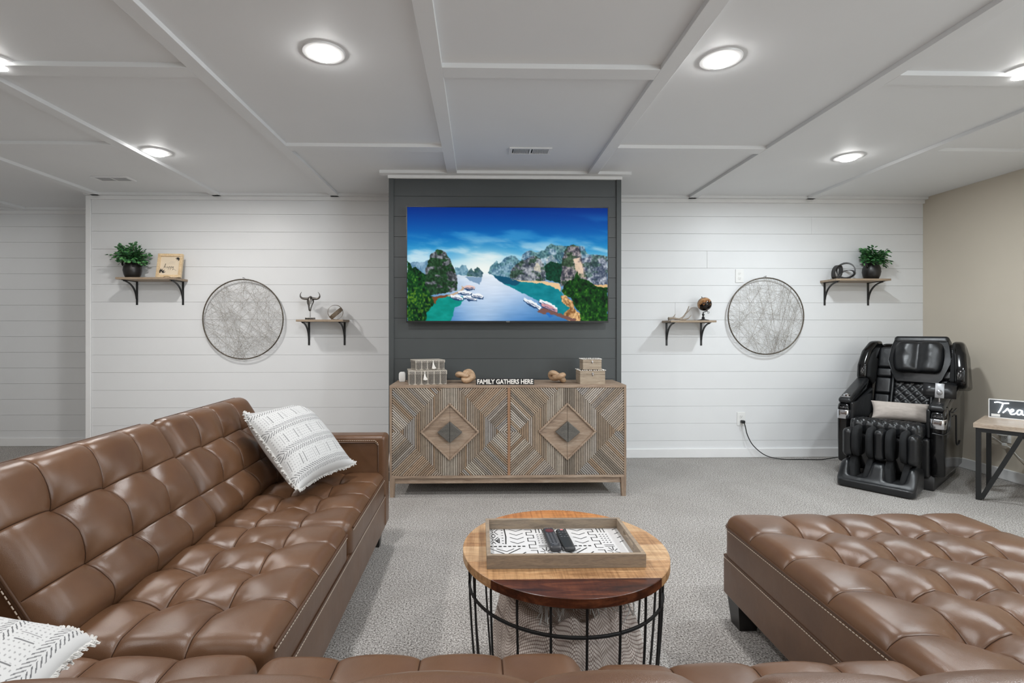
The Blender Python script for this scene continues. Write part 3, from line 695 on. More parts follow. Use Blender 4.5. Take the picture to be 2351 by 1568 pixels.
chevron_box('larger lower chevron-patterned box with white tassel on the sideboard', (-.468, 3.405, CZT), math.atan2(.045, .25), .252, .20, .094, .105, 6)
chevron_box('smaller upper chevron-patterned box with white tassel, on the larger box', (-.425, 3.43, CZT+.0965), math.atan2(.07, .19), .200, .15, .066, .118, 5)
def plainbox(label, x, y, z, wd, dp, ht, grp):
    t = thing('wooden_box', label, 'box', (x, y, z), R(1), grp)
    MB().box((0, 0, 0), (wd, dp, ht*.70), .001).part('body', M_boxw, t)
    MB().box((0, 0, ht*.715), (wd, dp, ht), .001).part('lid', M_boxw, t)
    MB().lathe([(.006, 0), (.006, .002), (.002, .003), (.002, .008), (.005, .010), (.0001, .013)], 12).xf(Matrix.Translation((wd*.5, 0, ht*.80)) @ Matrix.Rotation(R(90), 4, 'X')).box((wd*.5-.003, -.004, ht*.60), (wd*.5+.003, 0, ht*.80), .001).part('clasp', M_chrome, t, 40)
    m = MB(); rr = random.Random(int(ht*1000)); n = 44
    for k in range(n):
        u = k/n*4; e = int(u); f = u-e; p = [(f*wd, 0), (wd, f*dp), (wd-f*wd, dp), (0, dp-f*dp)][e]
        q = [Vector((p[0]+rr.uniform(-.003, .003), p[1]+rr.uniform(-.003, .003), ht+.001))]
        m.lathe([(.0001, .005), (.004, .004), (.0055, .0015), (.004, 0)], 6, q[0])
    m.part('lace_trim', M_lace, t, 60, stuff=True)
plainbox('larger pale wooden keepsake box with a clasp, bottom of its stack on the sideboard', .683, 3.433, CZT, .171, .14, .090, 'stacked wooden keepsake boxes')
plainbox('smaller pale wooden keepsake box with a clasp, on top of the larger one', .706, 3.452, CZT+.0965, .128, .105, .068, 'stacked wooden keepsake boxes')
def knot(label, x, y, rz, s, tilt, name='carved_knot'):
    pts = []
    for k in range(60):
        a = 2*math.pi*k/60; q = 1+.36*math.cos(1.5*a*2)
        pts.append(((math.sin(a)+2*math.sin(2*a))*.33, (math.cos(a)-2*math.cos(2*a))*.33, -math.sin(3*a)*.34))
    m = MB().tube([Vector(p)*s for p in pts], [s*.36*(1+.12*math.sin(5*k/60*6.28)) for k in range(60)], 12, closed=True)
    M = Matrix.Rotation(rz, 4, 'Z') @ Matrix.Rotation(tilt, 4, 'X') @ Matrix.Diagonal((1.2, .95, .92, 1)); m.xf(M)
    zmin = min(v[2] for v in m.v); m.v = [(a, b, c-zmin) for a, b, c in m.v]
    o = m.part(name, M_knot, None, 0, loc=(x, y, CZT)); return tag(o, label, 'ornament', 'pale carved wooden knots')
knot('pale carved wooden knot between the chevron boxes and the letter sign', -.085, 3.53, .5, .052, R(24))
knot('pale carved wooden knot between the letter sign and the keepsake boxes', .545, 3.52, 2.2, .050, R(20))
sg = thing('word_sign', 'small black block sign reading FAMILY GATHERS HERE on the sideboard', 'sign', (.173, 3.405, CZT))
MB().box((-.194, -.01, 0), (.194, .02, .041), .001).part('block', M_ink, sg)
obj('lettering', text_mesh('FAMILY GATHERS HERE', .044, Matrix.Translation((0, -.0106, .0205)) @ UPR @ Matrix.Diagonal((.815, .97, 1, 1)), .0006, .0014, 0, 1.0), M_lace, sg, label='white capital lettering')
wobj = MB(); wobj.prism([(-.02, 0), (.02, 0), (.024, .02), (.024, .058), (.016, .07), (-.016, .07), (-.024, .058), (-.024, .02)], -.016, .016, 'y', .006)
tag(wobj.part('white_gadget', M_white, None, 40, loc=(-.543, 3.62, CZT)), 'rounded white plastic device half hidden behind the chevron boxes', 'device')

# ------------------------------------------------------------------ wall shelves
def make_shelf(wd, inset, label, loc):
    t = thing('wall_shelf', label, 'shelf', loc, 0, 'wooden wall shelves on black brackets')
    MB().box((-wd/2, -.205, -.017), (wd/2, 0, 0), .0015).part('board', M_shelf, t)
    for s in (-1, 1):
        x = s*(wd/2-inset); m = MB()
        m.box((x-.008, -.005, -.215), (x+.008, 0, -.017), .001).box((x-.008, -.18, -.022), (x+.008, 0, -.017), .001)
        c = bez((x, -.165, -.024), (x, -.09, -.030), (x, -.018, -.07), (x, -.006, -.165), 14)
        m.tube(c, .0062, 4, flat=(1.0, 1.35), up=(0, 1, 0))
        m.part('bracket', M_black, t)
    return t
make_shelf(.465, .04, 'high wooden wall shelf on black brackets on the left, carrying a plant and a frame', (-2.705, WALLY, 1.534))
make_shelf(.382, .04, 'low wooden wall shelf on the left, carrying a bull skull ornament', (-1.300, WALLY, 1.192))
make_shelf(.382, .04, 'low wooden wall shelf on the right, carrying an antler and a globe', (1.775, WALLY, 1.187))
make_shelf(.465, .04, 'high wooden wall shelf on the right, carrying a black knot and a plant', (3.205, WALLY, 1.536))
def pot_plant(x, y, z, label, seed, lean, rz):
    t = thing('potted_plant', label, 'plant', (x, y, z), rz, 'eucalyptus plants in black pots')
    k = 1.0
    MB().lathe([(.042, 0), (.050, .004), (.062, .032), (.068, .064), (.065, .094), (.056, .120), (.047, .134), (.047, .146), (.052, .154), (.048, .156), (.043, .146), (.040, .11), (.0001, .11)], 36).part('pot', M_pot, t, 60)
    for s in (-1, 1):
        MB().tube(spline([(s*.046, 0, .143), (s*.068, 0, .150), (s*.082, 0, .132), (s*.078, 0, .110), (s*.060, 0, .102)], 5), .0085, 8).part('handle', M_pot, t, 60)
    rr = random.Random(seed); st = MB(); lf = MB()
    for i in range(66):
        a = rr.uniform(0, 6.28); el = rr.uniform(.0, 1.3); L = rr.uniform(.065, .142)*(1.0 if el > .4 else 1.0)
        d = Vector((math.cos(a)*math.cos(el)*.95+lean*.2, math.sin(a)*math.cos(el)*.62-.10, math.sin(el))); 
        p0 = Vector((math.cos(a)*.028, math.sin(a)*.028, .115)); p1 = p0+Vector((0, 0, .05))+d*L*.4; p2 = p0+Vector((0, 0, .032))+d*L*1.05+Vector((0, 0, -.012-.02*(1-el)))
        if p2.y > .085: p2.y = .085
        c = bez(p0, p0+Vector((0, 0, .04)), p1, p2, 8); st.tube(c, .0013, 4)
        for j in range(2, 9):
            for sd in (-1, 1):
                q = c[j]; tz = (c[min(j+1, 8)]-c[j-1]).normalized(); si = tz.cross(Vector((0, 0, 1)));
                if si.length < .1: si = Vector((1, 0, 0))
                si.normalize(); up = si.cross(tz).normalized(); nrm = (up*rr.uniform(.4, 1)+si*rr.uniform(-.7, .7)+Vector((0, -.5, .2))).normalized()
                dr = (si*sd*rr.uniform(.6, 1)+tz*rr.uniform(.2, .9)+up*rr.uniform(-.3, .4)).normalized(); dr = (dr-nrm*dr.dot(nrm)).normalized(); wv = nrm.cross(dr)
                sz = rr.uniform(.014, .024); cc = q+dr*(sz*.3)
                vs = [cc, cc+dr*sz*.5+wv*sz*.52+nrm*.001, cc+dr*sz*1.2+wv*sz*.45, cc+dr*sz*1.65-nrm*.001, cc+dr*sz*1.2-wv*sz*.45, cc+dr*sz*.5-wv*sz*.52+nrm*.001, cc+dr*sz*.8-nrm*.002]
                lf.add(vs, [(0, 1, 6), (1, 2, 6), (2, 3, 6), (3, 4, 6), (4, 5, 6), (5, 0, 6)])
    for mm in (st, lf):
        for i, v in enumerate(mm.v):
            yw = v[0]*math.sin(rz)+v[1]*math.cos(rz)
            if yw > .098: mm.v[i] = (v[0]-math.sin(rz)*(yw-.098), v[1]-math.cos(rz)*(yw-.098), v[2])
    st.part('stems', M_stem, t, stuff=True); lf.part('foliage', M_leaf, t, stuff=True)
pot_plant(-2.865, 4.275, 1.534, 'green eucalyptus plant in a black two-handled pot beside the card frame', 3, -.3, 0)
pot_plant(3.345, 4.275, 1.536, 'green eucalyptus plant in a black two-handled pot beside the black knot ornament', 12, .35, R(28))
# card frame
fr = thing('card_frame', 'honey-coloured ridged frame with a happy card, beside the left plant', 'picture frame', (-2.562, 4.262, 1.534), R(4))
TL = Matrix.Translation((0, 0, .004)) @ Matrix.Rotation(R(-12), 4, 'X')
fw, fh = .098, .205
m = MB()
for (a, b, c, d) in ((-fw, fw, 0, .022), (-fw, fw, fh-.022, fh)): m.box((a, -.012, c), (b, .012, d), .003)
for (a, b) in ((-fw, -fw+.022), (fw-.022, fw)): m.box((a, -.012, .022), (b, .012, fh-.022), .003)
m.xf(TL).part('frame', M_gold, fr)
m = MB()
for k in range(26):
    z = .004+k*(fh-.008)/25
    for x in (-fw+.011, fw-.011): m.box((x-.0112, -.0142, z-.0025), (x+.0112, -.011, z+.0025), .001)
    x = -fw+.004+k*(2*fw-.008)/25
    for z2 in (.011, fh-.011): m.box((x-.0025, -.0142, z2-.0112), (x+.0025, -.011, z2+.0112), .001)
m.xf(TL).part('ridges', M_gold, fr, stuff=True)
MB().box((-fw+.02, -.003, .02), (fw-.02, .006, fh-.02)).xf(TL).part('card', M_paper, fr)
m = MB()
def leafp(m, cx_, cz_, a, L, wd):
    d = Vector((math.cos(a), 0, math.sin(a))); n = Vector((-d.z, 0, d.x)); c = Vector((cx_, -.0036, cz_))
    m.add([c, c+d*L*.4+n*wd, c+d*L, c+d*L*.4-n*wd], [(0, 1, 2, 3)])
for a in (1.95, 1.55, 1.2, .7, .25): leafp(m, -.068+.010*math.cos(a), .040+.008*math.sin(a), a, .034, .006)
for a in (2.6, 2.95): leafp(m, -.066, .040, a-.4, .024, .005)
for a in (3.5, 3.9, 4.35, 4.75): leafp(m, .074+.008*math.cos(a), fh-.027+.006*math.sin(a), a, .032, .006)
m.xf(TL).part('leaf_print', M_ink, fr, stuff=True)
def script(strokes, s, ox, oz, y, r, mat, name, par, M=None, lab=None, seg=4):
    m = MB()
    for stp in strokes:
        m.tube([(ox+a*s, y, oz+b*s) for a, b in [(p.x, p.y) for p in spline([(q[0], q[1], 0) for q in stp], 6)]], r, seg)
    if M: m.xf(M)
    return m.part(name, mat, par, 60, lab)
HAPPY = [[(0, 0), (.6, 1.6), (.75, 2.4), (.5, 2.3), (.2, 1), (0, 0), (.4, .8), (.8, .9), (.85, .1), (1.1, .1)], [(2.0, .8), (1.5, .9), (1.3, .3), (1.6, 0), (2.0, .7), (2.05, .1), (2.3, .2)],
         [(2.7, 1), (2.3, -1.1)], [(2.5, .2), (2.9, .95), (3.2, .6), (2.9, 0), (2.55, .1)], [(3.7, 1), (3.3, -1.1)], [(3.5, .2), (3.9, .95), (4.2, .6), (3.9, 0), (3.55, .1)], [(4.4, .95), (4.5, .1), (5.0, .9), (4.7, -.8), (4.4, -1.2), (5.3, -.6), (6.6, -1.6)]]
script(HAPPY, .0150, -.044, .083, -.0037, .0009, M_ink, 'lettering', fr, TL, 'black handwritten word')
m = MB()
for k, z in enumerate((.118, .128, .138)): m.box((-.02+.01*k, -.0036, z), (.04, -.0032, z+.0012))
m.xf(TL).part('faint_lines', M_pillowg, fr, stuff=True)
m = MB(); m.tube(spline([(-.11, -.03, .002), (-.03, -.032, .003), (-.015, -.034, .011), (.015, -.034, .012), (.04, -.032, .003), (.11, -.03, .002)], 5), .0016, 5)
for s in (-1, 1): m.tube([(s*.06, -.031, .002), (s*.06, .02, .002), (s*.06, .062, .10)], .0015, 5)
m.part('wire_easel', M_black, fr, 60)

# bull skull
bs = thing('bull_skull_ornament', 'pewter bull skull with curved horns on a rod stand, on the low left shelf', 'ornament', (-1.405, 4.27, 1.192))
m = MB(); m.box((-.036, -.022, 0), (.036, .022, .018), .002)
m.part('base', M_pewter, bs)
m = MB()
for k in range(6):
    for q in range(2): m.lathe([(.0001, .0018), (.003, .001), (.0042, 0)], 6).v[-18:]
m = MB()
for k in range(7): m.box((-.033+k*.0098, -.0236, .004+(k % 2)*.004), (-.033+k*.0098+.006, -.0218, .009+(k % 2)*.004), .0005)
m.part('carving', M_black, bs, stuff=True)
MB().tube([(0, 0, .018), (0, 0, .09)], .0022, 8).part('rod', M_pewter, bs, 60)
SEC = [(.072, .008, .008, -.006), (.082, .011, .010, -.008), (.098, .013, .012, -.006), (.118, .018, .015, -.002), (.138, .0265, .020, .002), (.152, .030, .023, .006), (.165, .0285, .023, .008), (.180, .0225, .019, .010), (.192, .014, .014, .010), (.198, .004, .005, .010)]
vs = []; fs = []; n_ = 20
for i, (z, a, b, y) in enumerate(SEC):
    for k in range(n_):
        t = 2*math.pi*k/n_; dx, dy = math.cos(t), math.sin(t)
        q = 1.0
        if 0.12 < z < .165 and dy < -.2: q -= .42*math.exp(-((abs(dx)-.62)/.2)**2)*math.exp(-((z-.146)/.011)**2)
        if z < .10 and dy < -.3: q -= .25*math.exp(-((abs(dx)-.4)/.2)**2)
        if dy < 0: q += .12*math.exp(-(dx/.22)**2)
        vs.append((dx*a*q, y+dy*b*q, z))
for i in range(len(SEC)-1):
    for k in range(n_): fs.append((i*n_+k, i*n_+(k+1) % n_, (i+1)*n_+(k+1) % n_, (i+1)*n_+k))
fs += [tuple(range(n_)), tuple((len(SEC)-1)*n_+k for k in range(n_))]
MB().add(vs, fs).part('skull', M_pewter, bs, 60)
for s in (-1, 1):
    c = bez((s*.018, .008, .178), (s*.075, .004, .165), (s*.098, -.004, .195), (s*.066, -.008, .232), 16)
    MB().tube(c, [.0115*(1-.92*(i/16)**1.4) for i in range(17)], 10).part('horn', M_pewter, bs, 60)
# wooden ring sculpture
rs = thing('ring_ornament', 'grey bark wooden ring crossed by a thin hoop, beside the bull skull', 'ornament', (-1.196, 4.285, 1.192))
def band(r, h, t, seg=40):
    return MB().lathe([(r-t, -h), (r, -h), (r, h), (r-t, h), (r-t, -h)], seg, cap=False)
def axis_rot(a): return Vector((0, 0, 1)).rotation_difference(Vector(a).normalized()).to_matrix().to_4x4()
m = band(.061, .0155, .008); m.v = [(a*(1+.03*math.sin(9*math.atan2(b, a))), b*(1+.03*math.sin(9*math.atan2(b, a))), c) for a, b, c in m.v]
m.xf(Matrix.Translation((.004, -.01, 0)) @ axis_rot((-.64, -.17, .75))); z_ = min(v[2] for v in m.v); m.v = [(a, b, c-z_) for a, b, c in m.v]; m.part('bark_ring', M_bark, rs, 40)
m = band(.062, .0075, .002).xf(Matrix.Translation((-.004, 0, 0)) @ axis_rot((.42, -.90, .10))); z_ = min(v[2] for v in m.v); m.v = [(a, b, c-z_) for a, b, c in m.v]
m.part('thin_hoop', M_bark, rs, 40)
# antler
an = MB(); main = spline([(-.095, 0, .018), (-.06, -.005, .022), (-.02, -.008, .016), (.02, -.005, .012), (.055, 0, .010)], 6)
an.tube(main, [.012*(1-.5*i/(len(main)-1)) for i in range(len(main))], 9)
an.tube(spline([(-.068, -.004, .022), (-.052, -.008, .036), (-.04, -.012, .058)], 5), [.008*(1-.85*i/10) for i in range(11)], 8)
c = spline([(.0, -.006, .016), (.03, -.004, .034), (.06, 0, .075), (.085, .01, .125)], 6); an.tube(c, [.009*(1-.7*i/(len(c)-1)) for i in range(len(c))], 9)
c = spline([(.045, -.002, .055), (.075, -.012, .085), (.100, -.014, .115)], 5); an.tube(c, [.006*(1-.8*i/(len(c)-1)) for i in range(len(c))], 8)
c = spline([(.03, 0, .012), (.07, -.006, .020), (.095, -.012, .05)], 5); an.tube(c, [.007*(1-.8*i/(len(c)-1)) for i in range(len(c))], 8)
an.lathe([(.0001, 0), (.013, .002), (.015, .006), (.011, .010)], 10, (0, 0, 0)); nv = 40
for i in range(len(an.v)-nv, len(an.v)): a, b, c_ = an.v[i]; an.v[i] = (-.098+c_*.8, b, .018+a)
z_ = min(v[2] for v in an.v); an.v = [(a, b, c-z_) for a, b, c in an.v]
tag(an.part('antler', M_antler, None, 60, loc=(1.695, 4.275, 1.187)), 'grey branching antler lying on the low right shelf beside the globe', 'antler')
# globe
gl = thing('globe', 'small dark desk globe with tan continents on a black stand, on the low right shelf', 'globe', (1.897, 4.275, 1.187))
MB().lathe([(.048, 0), (.047, .005), (.03, .009), (.016, .012), (.011, .02), (.013, .026), (.007, .032), (.006, .04), (.010, .046), (.009, .055), (.005, .060), (.004, .072), (.0001, .074)], 24).part('stand', M_black, gl, 50)
gc = Vector((.011, 0, .139)); ax = Vector((-.36, 0, .93)).normalized()
m = MB(); m.tube(spline([(0, 0, .070), (.02, 0, .076), (.034, 0, .082), gc-ax*.066], 5), .0035, 7)
m.tube([gc-ax*.068, gc-ax*.056], .003, 6); m.tube([Vector((.044, 0, .068))+Vector((math.cos(a), 0, math.sin(a)))*.007 for a in [i*.524 for i in range(12)]], .0018, 5, closed=True)
m.part('arm', M_black, gl, 60); MB().tube([gc+ax*.056, gc+ax*.068], .003, 6).part('pole_pin', M_black, gl, 60)
MB().lathe([(max(.0001, .058*math.sin(math.pi*i/24)), -.058*math.cos(math.pi*i/24)) for i in range(25)], 40, gc).part('ball', M_globe, gl, 60)
# black ribbon knot
kn = MB(); pts = []
def ribbon(pts3, wy):
    P = spline(pts3, 7, closed=True); kn.tube(P, 1.0, 4, closed=True, flat=(.0052, .0175), up=(0, 0, 1))
def ribloop(c, rx, rz, tilt, roll, w=.015):
    M = Matrix.Translation(c) @ Matrix.Rotation(roll, 4, 'Y') @ Matrix.Rotation(tilt, 4, 'Z')
    seg = 40; vs = []; fs = []
    for k in range(seg):
        t = 2*math.pi*k/seg
        for (q, y) in ((1.0, -w), (1.0, w), (.88, w), (.88, -w)): vs.append(M @ Vector((rx*q*math.cos(t), y, rz*q*math.sin(t))))
    for k in range(seg):
        j = (k+1) % seg
        for a in range(4): fs.append((k*4+a, k*4+(a+1) % 4, j*4+(a+1) % 4, j*4+a))
    kn.add(vs, fs)
ribloop((.026, .012, .078), .068, .068, R(-42), R(10), .017)
ribloop((-.058, .0, .062), .036, .062, R(8), R(14), .020)
ribloop((.008, -.030, .040), .058, .036, R(-18), R(-16), .018)
kn.tube(spline([(-.078, -.005, .025), (-.045, -.03, .012), (0, -.032, .007), (.04, -.01, .008), (.055, .02, .016)], 5), 1.0, 4, flat=(.006, .014), up=(0, 0, 1))
z_ = min(v[2] for v in kn.v); kn.v = [(a, b, c-z_) for a, b, c in kn.v]
tag(kn.part('ribbon_knot', M_pot, None, 40, loc=(3.098, 4.265, 1.536)), 'black looped ribbon knot sculpture on the high right shelf', 'ornament')

# ------------------------------------------------------------------ round wire wall hangings
def wire_disc(label, c, r, seed):
    t = thing('wire_wall_art', label, 'wall art', (c[0], WALLY, c[2]-r), 0, 'round wire wall hangings')
    y = -.034; m = MB(); rr = random.Random(seed)
    ring = [(r*math.cos(2*math.pi*i/72), y+.004*math.sin(3*i), r+r*math.sin(2*math.pi*i/72)) for i in range(72)]
    m.tube([(a, y, b) for a, _, b in ring], .0052, 8, closed=True); m.part('hoop', M_ring, t, 60)
    s = MB(); a = 0
    for k in range(125):
        b = a+math.pi+rr.uniform(-1.75, 1.75)
        pa = (r*math.cos(a), y+rr.uniform(-.003, .003), r+r*math.sin(a)); pb = (r*math.cos(b), y+rr.uniform(-.003, .003), r+r*math.sin(b))
        s.tube([pa, pb], .0007, 4, caps=False); a = b+rr.uniform(-.12, .12)
    for k in range(150):
        a = rr.uniform(0, 6.28) if k > 60 else rr.uniform(.9, 2.3); p = Vector((r*math.cos(a), y, r+r*math.sin(a))); tg = Vector((-math.sin(a), 0, math.cos(a)))
        s.tube([p-tg*.006+Vector((math.cos(a), 0, math.sin(a)))*.006, p+tg*.002+Vector((0, -.006, 0)), p+tg*.008-Vector((math.cos(a), 0, math.sin(a)))*.006], .001, 3, caps=False)
    s.part('woven_wire', M_string, t, stuff=True)
    h = MB(); h.tube([(0, y+.002, 2*r+.004), (0, y-.004, 2*r+.016), (0, -.001, 2*r+.012)], .002, 5)
    h.part('hanger', M_black, t)
wire_disc('round string-art wire hoop on the left wall beside the bull skull shelf', (-1.994, 0, 1.198), .336, 5)
wire_disc('round string-art wire hoop on the right wall beside the globe shelf', (2.477, 0, 1.227), .330, 9)

# ------------------------------------------------------------------ sockets and cords
def outlet(label, loc, rz):
    t = thing('wall_outlet', label, 'outlet', loc, rz, 'white wall outlets')
    MB().box((-.036, -.006, -.058), (.036, 0, .058), .002).part('cover_plate', M_white, t)
    for s in (-1, 1):
        o = MB().prism([(.015*math.cos(a)*1.05, s*.021+max(-.013, min(.013, .017*math.sin(a)))) for a in [i*math.pi/8 for i in range(16)]], -.0078, -.005, 'y').part('receptacle', M_white, t)
        m = MB(); m.box((-.007, -.0082, s*.021-.002), (-.0055, -.0077, s*.021+.006)).box((.0055, -.0082, s*.021-.002), (.007, -.0077, s*.021+.006)).box((-.0018, -.0082, s*.021-.009), (.0018, -.0077, s*.021-.0055)); m.part('slots', M_ink, o, stuff=True)
    return t
outlet('white wall outlet partly behind the right wire hoop', (2.262, WALLY, 1.577), 0)
outlet('white wall outlet low on the right wall with a black plug in it', (2.276, WALLY, .335), 0)
outlet('white wall outlet on the beige wall behind the side table', (XR, 3.675, .335), R(-90))
def cord(name, label, pts, r, mat, plug=None):
    m = MB().tube(spline(pts, 7), r, 6); o = m.part(name, mat, None, 60); tag(o, label, 'cord')
    if plug: plug.part('plug', mat, o)
    return o
yw = WALLY-.03
cord('power_cord', 'black power cord from the wall outlet along the floor to the massage chair', [(2.282, WALLY-.035, .312), (2.292, WALLY-.04, .28), (2.31, WALLY-.045, .20), (2.36, WALLY-.05, .11), (2.46, WALLY-.06, .03), (2.58, WALLY-.09, .006), (2.75, WALLY-.10, .005), (2.9, WALLY-.11, .005), (3.0, WALLY-.12, .02), (3.05, WALLY-.13, .028), (3.12, WALLY-.15, .006), (3.2, WALLY-.15, .005)], .004, M_black,
     MB().box((2.266, WALLY-.042, .300), (2.294, WALLY-.008, .326), .005))
cord('charger_cord', 'white charger and cord plugged in low on the beige wall', [(XR-.045, 3.70, .35), (XR-.055, 3.74, .345), (XR-.05, 3.75, .32), (XR-.04, 3.70, .29), (XR-.035, 3.66, .265), (XR-.03, 3.62, .25), (XR-.03, 3.55, .19), (XR-.03, 3.45, .16), (XR-.03, 3.3, .15)], .0028, M_white,
     MB().box((XR-.05, 3.655, .33), (XR-.007, 3.705, .358), .005))
MB().box((XR-.045, 3.645, .258), (XR-.025, 3.67, .278), .003).part('connector', M_white, bpy.data.objects['charger_cord'])
cord('white_wire', 'thin white wire hanging beside the left end of the sideboard', [(-.60, 3.70, .60), (-.603, 3.60, .45), (-.606, 3.50, .32), (-.607, 3.44, .20), (-.606, 3.42, .165), (-.60, 3.44, .155), (-.598, 3.52, .16)], .0022, M_white)

# ------------------------------------------------------------------ leather sectional
def tuft(us, vs, su, sv, b=.026, dim=.020, groove=.0045, top=2, crown=.012, ext=None, seed=0):
    us = np.array(us); vs = np.array(vs)
    def f(P, Nn):
        u, v = P[:, 0], P[:, 1]; nt = Nn[:, 2]
        w1 = sstep(.35, .95, nt); w2 = sstep(.05, .6, nt)
        du = np.min(np.abs(u[:, None]-us), 1); dv = np.min(np.abs(v[:, None]-vs), 1)
        dist = np.hypot(du, dv)
        inu = (u > us[0]-su*.95) & (u < us[-1]+su*.95)
        tu = np.clip(du/(su*.5), 0, 1); tv = np.clip(dv/(sv*.5), 0, 1)
        fu = 1-(1-tu)**2; fv = 1-(1-tv)**2
        h = b*.35*(.4*fu+.4*fv+.2*fu*fv-1)
        h = h-dim*(.75*np.exp(-dist/.015)+.75*np.exp(-(dist/.052)**2)+.25*np.exp(-(dist/.095)**2))
        g = groove*.95*(np.exp(-du/.0030)+np.exp(-dv/.0030))+.0026*(np.exp(-(du/.018)**2)+np.exp(-(dv/.018)**2))
        x0, x1, y0, y1 = ext; c = crown*(1-((u-(x0+x1)/2)/((x1-x0)/2))**4)*(1-((v-(y0+y1)/2)/((y1-y0)/2))**4)
        ang = np.arctan2(v[:, None]-vs[np.argmin(np.abs(v[:, None]-vs), 1)][:, None], u[:, None]-us[np.argmin(np.abs(u[:, None]-us), 1)][:, None])[:, 0]
        wr = .0016*np.sin(7*ang+9*u+5*v+seed)*np.exp(-((dist-.045)/.03)**2)+.004*(fbm(u*9+seed, v*9+3*seed, 4, 3)-.5)
        return (h+c+wr)*w1-g*w2
    return f
def piping(par, pts, mat=None, r=.0035, off=(0, 0, 0), st=True, lo=(0, 0, 0)):
    P = [Vector(p) for p in pts]
    pp = MB().tube(P, r, 6, flat=None).part('piping', M_pipe, par, 60, sub=lo)
    if st:
        m = MB(); Q = [p+Vector(off) for p in P]
        for a, b in zip(Q, Q[1:]):
            L = (b-a).length; n = max(1, int(L/.0105)); d = (b-a)/n
            for k in range(n): m.tube([a+d*(k+.12), a+d*(k+.80)], .00125, 4, caps=False)
        m.part('stitching', M_stitch, par, 60, stuff=True, sub=lo)
def seamfn(us, vs):
    us, vs = np.array(us), np.array(vs)
    def f(c, n): return ((np.min(np.abs(c[:, 0][:, None]-us), 1) < .0012) | (np.min(np.abs(c[:, 1][:, None]-vs), 1) < .0012)) & (n[:, 2] > .25)
    return f
def seat(name, par, lo, x0, x1, y0, y1, z0, z1, us, vs, su, sv, Rr=.05, front='x', **k):
    d = tuft(us, vs, su, sv, ext=(x0, x1, y0, y1), **k)
    me = rbox(name, coords(x0, x1, Rr, us), coords(y0, y1, Rr, vs), coords(z0, z1, Rr, (), .05), Rr, d, Matrix.Translation((-lo[0], -lo[1], -lo[2])), matfn=seamfn(us, vs))
    return obj(name, me, M_lea, par)
def backc(name, par, lo, M, L, Hh, th, us, vs, su, sv, seed=0, **k):
    # local: x along the length, y up the slope, z out of the face
    d = tuft(us, vs, su, sv, ext=(0, L, 0, Hh), seed=seed, **k)
    me = rbox(name, coords(0, L, .055, us), coords(0, Hh, .06, vs), coords(-th, 0, .05, (), .05), .055, d, Matrix.Translation((-lo[0], -lo[1], -lo[2])) @ M, matfn=seamfn(us, vs))
    return obj(name, me, M_lea, par)
def plainpart(name, par, lo, a, b, Rr=.02, mat=None, step=.08, label=None):
    me = rbox(name, coords(a[0], b[0], Rr, (), step), coords(a[1], b[1], Rr, (), step), coords(a[2], b[2], Rr, (), step), Rr, None, Matrix.Translation((-lo[0], -lo[1], -lo[2])))
    return obj(name, me, mat or M_lea, par, label)
def sleg(par, lo, x, y, h=.115, s=.03):
    MB().add([(x-s, y-s, h), (x+s, y-s, h), (x+s, y+s, h), (x-s, y+s, h), (x-s*.75, y-s*.75, 0), (x+s*.75, y-s*.75, 0), (x+s*.75, y+s*.75, 0), (x-s*.75, y+s*.75, 0)],
             [(0, 1, 2, 3), (4, 7, 6, 5), (0, 4, 5, 1), (1, 5, 6, 2), (2, 6, 7, 3), (3, 7, 4, 0)]).part('leg', M_leg, par, sub=lo)
GRP = 'sections of the brown leather sectional'
SX = -.472                                                       # front face of the left run
lo = (-.95, 1.9, 0)
s1 = thing('sofa_section', 'left run of the brown leather sectional, with an arm at its far end', 'sofa', lo, 0, GRP)
seat('seat_cushion', s1, lo, -1.10, SX, 1.150, 1.862, .250, .408, (-.985, -.82, -.657), (1.345, 1.525, 1.705), .165, .18, .042, seed=1)
seat('seat_cushion', s1, lo, -1.10, SX+.004, 1.866, 2.556, .250, .404, (-.985, -.82, -.657), (2.045, 2.215, 2.385), .165, .172, .042, seed=5)
for ya, yb, e in ((1.185, 1.83, 0), (1.90, 2.525, .004)):
    piping(s1, [(SX+e+.001, ya+(yb-ya)*k/16, .376) for k in range(17)], off=(.001, 0, -.010), lo=lo)
plainpart('base', s1, lo, (-1.22, 1.152, .112), (SX-.001, 2.58, .284), .008)
piping(s1, [(SX+.001, 1.16+(2.56-1.16)*k/24, .281) for k in range(25)], r=.003, off=(.002, 0, -.008), lo=lo)
plainpart('arm', s1, lo, (-1.25, 2.562, .112), (SX+.004, 2.672, .578), .022)
piping(s1, [(-1.15, 2.5605, .545), (-.52, 2.5605, .545), (-.505, 2.5605, .530), (-.505, 2.5605, .40)], off=(0, -.001, .010), lo=lo)
ub = Vector((-.24, 0, .37)).normalized(); nb = Vector((.37, 0, .24)).normalized()
def bmat(o, ub, nb, ax=Vector((0, 1, 0))): return Matrix((( ax.x, ub.x, nb.x, o[0]), (ax.y, ub.y, nb.y, o[1]), (ax.z, ub.z, nb.z, o[2]), (0, 0, 0, 1)))
HB = .458
o1 = Vector((-.912, 0, .418))-ub*.003
backc('back_cushion', s1, lo, bmat(o1+Vector((0, 1.150, 0)), ub, nb), .714, HB, .17, (.185, .365, .545), (.003+.130, .003+.292), .18, .162, 2, b=.024)
backc('back_cushion', s1, lo, bmat(o1+Vector((0, 1.868, 0)), ub, nb), .690, HB, .17, (.175, .345, .515), (.003+.130, .003+.292), .172, .162, 8, b=.024)
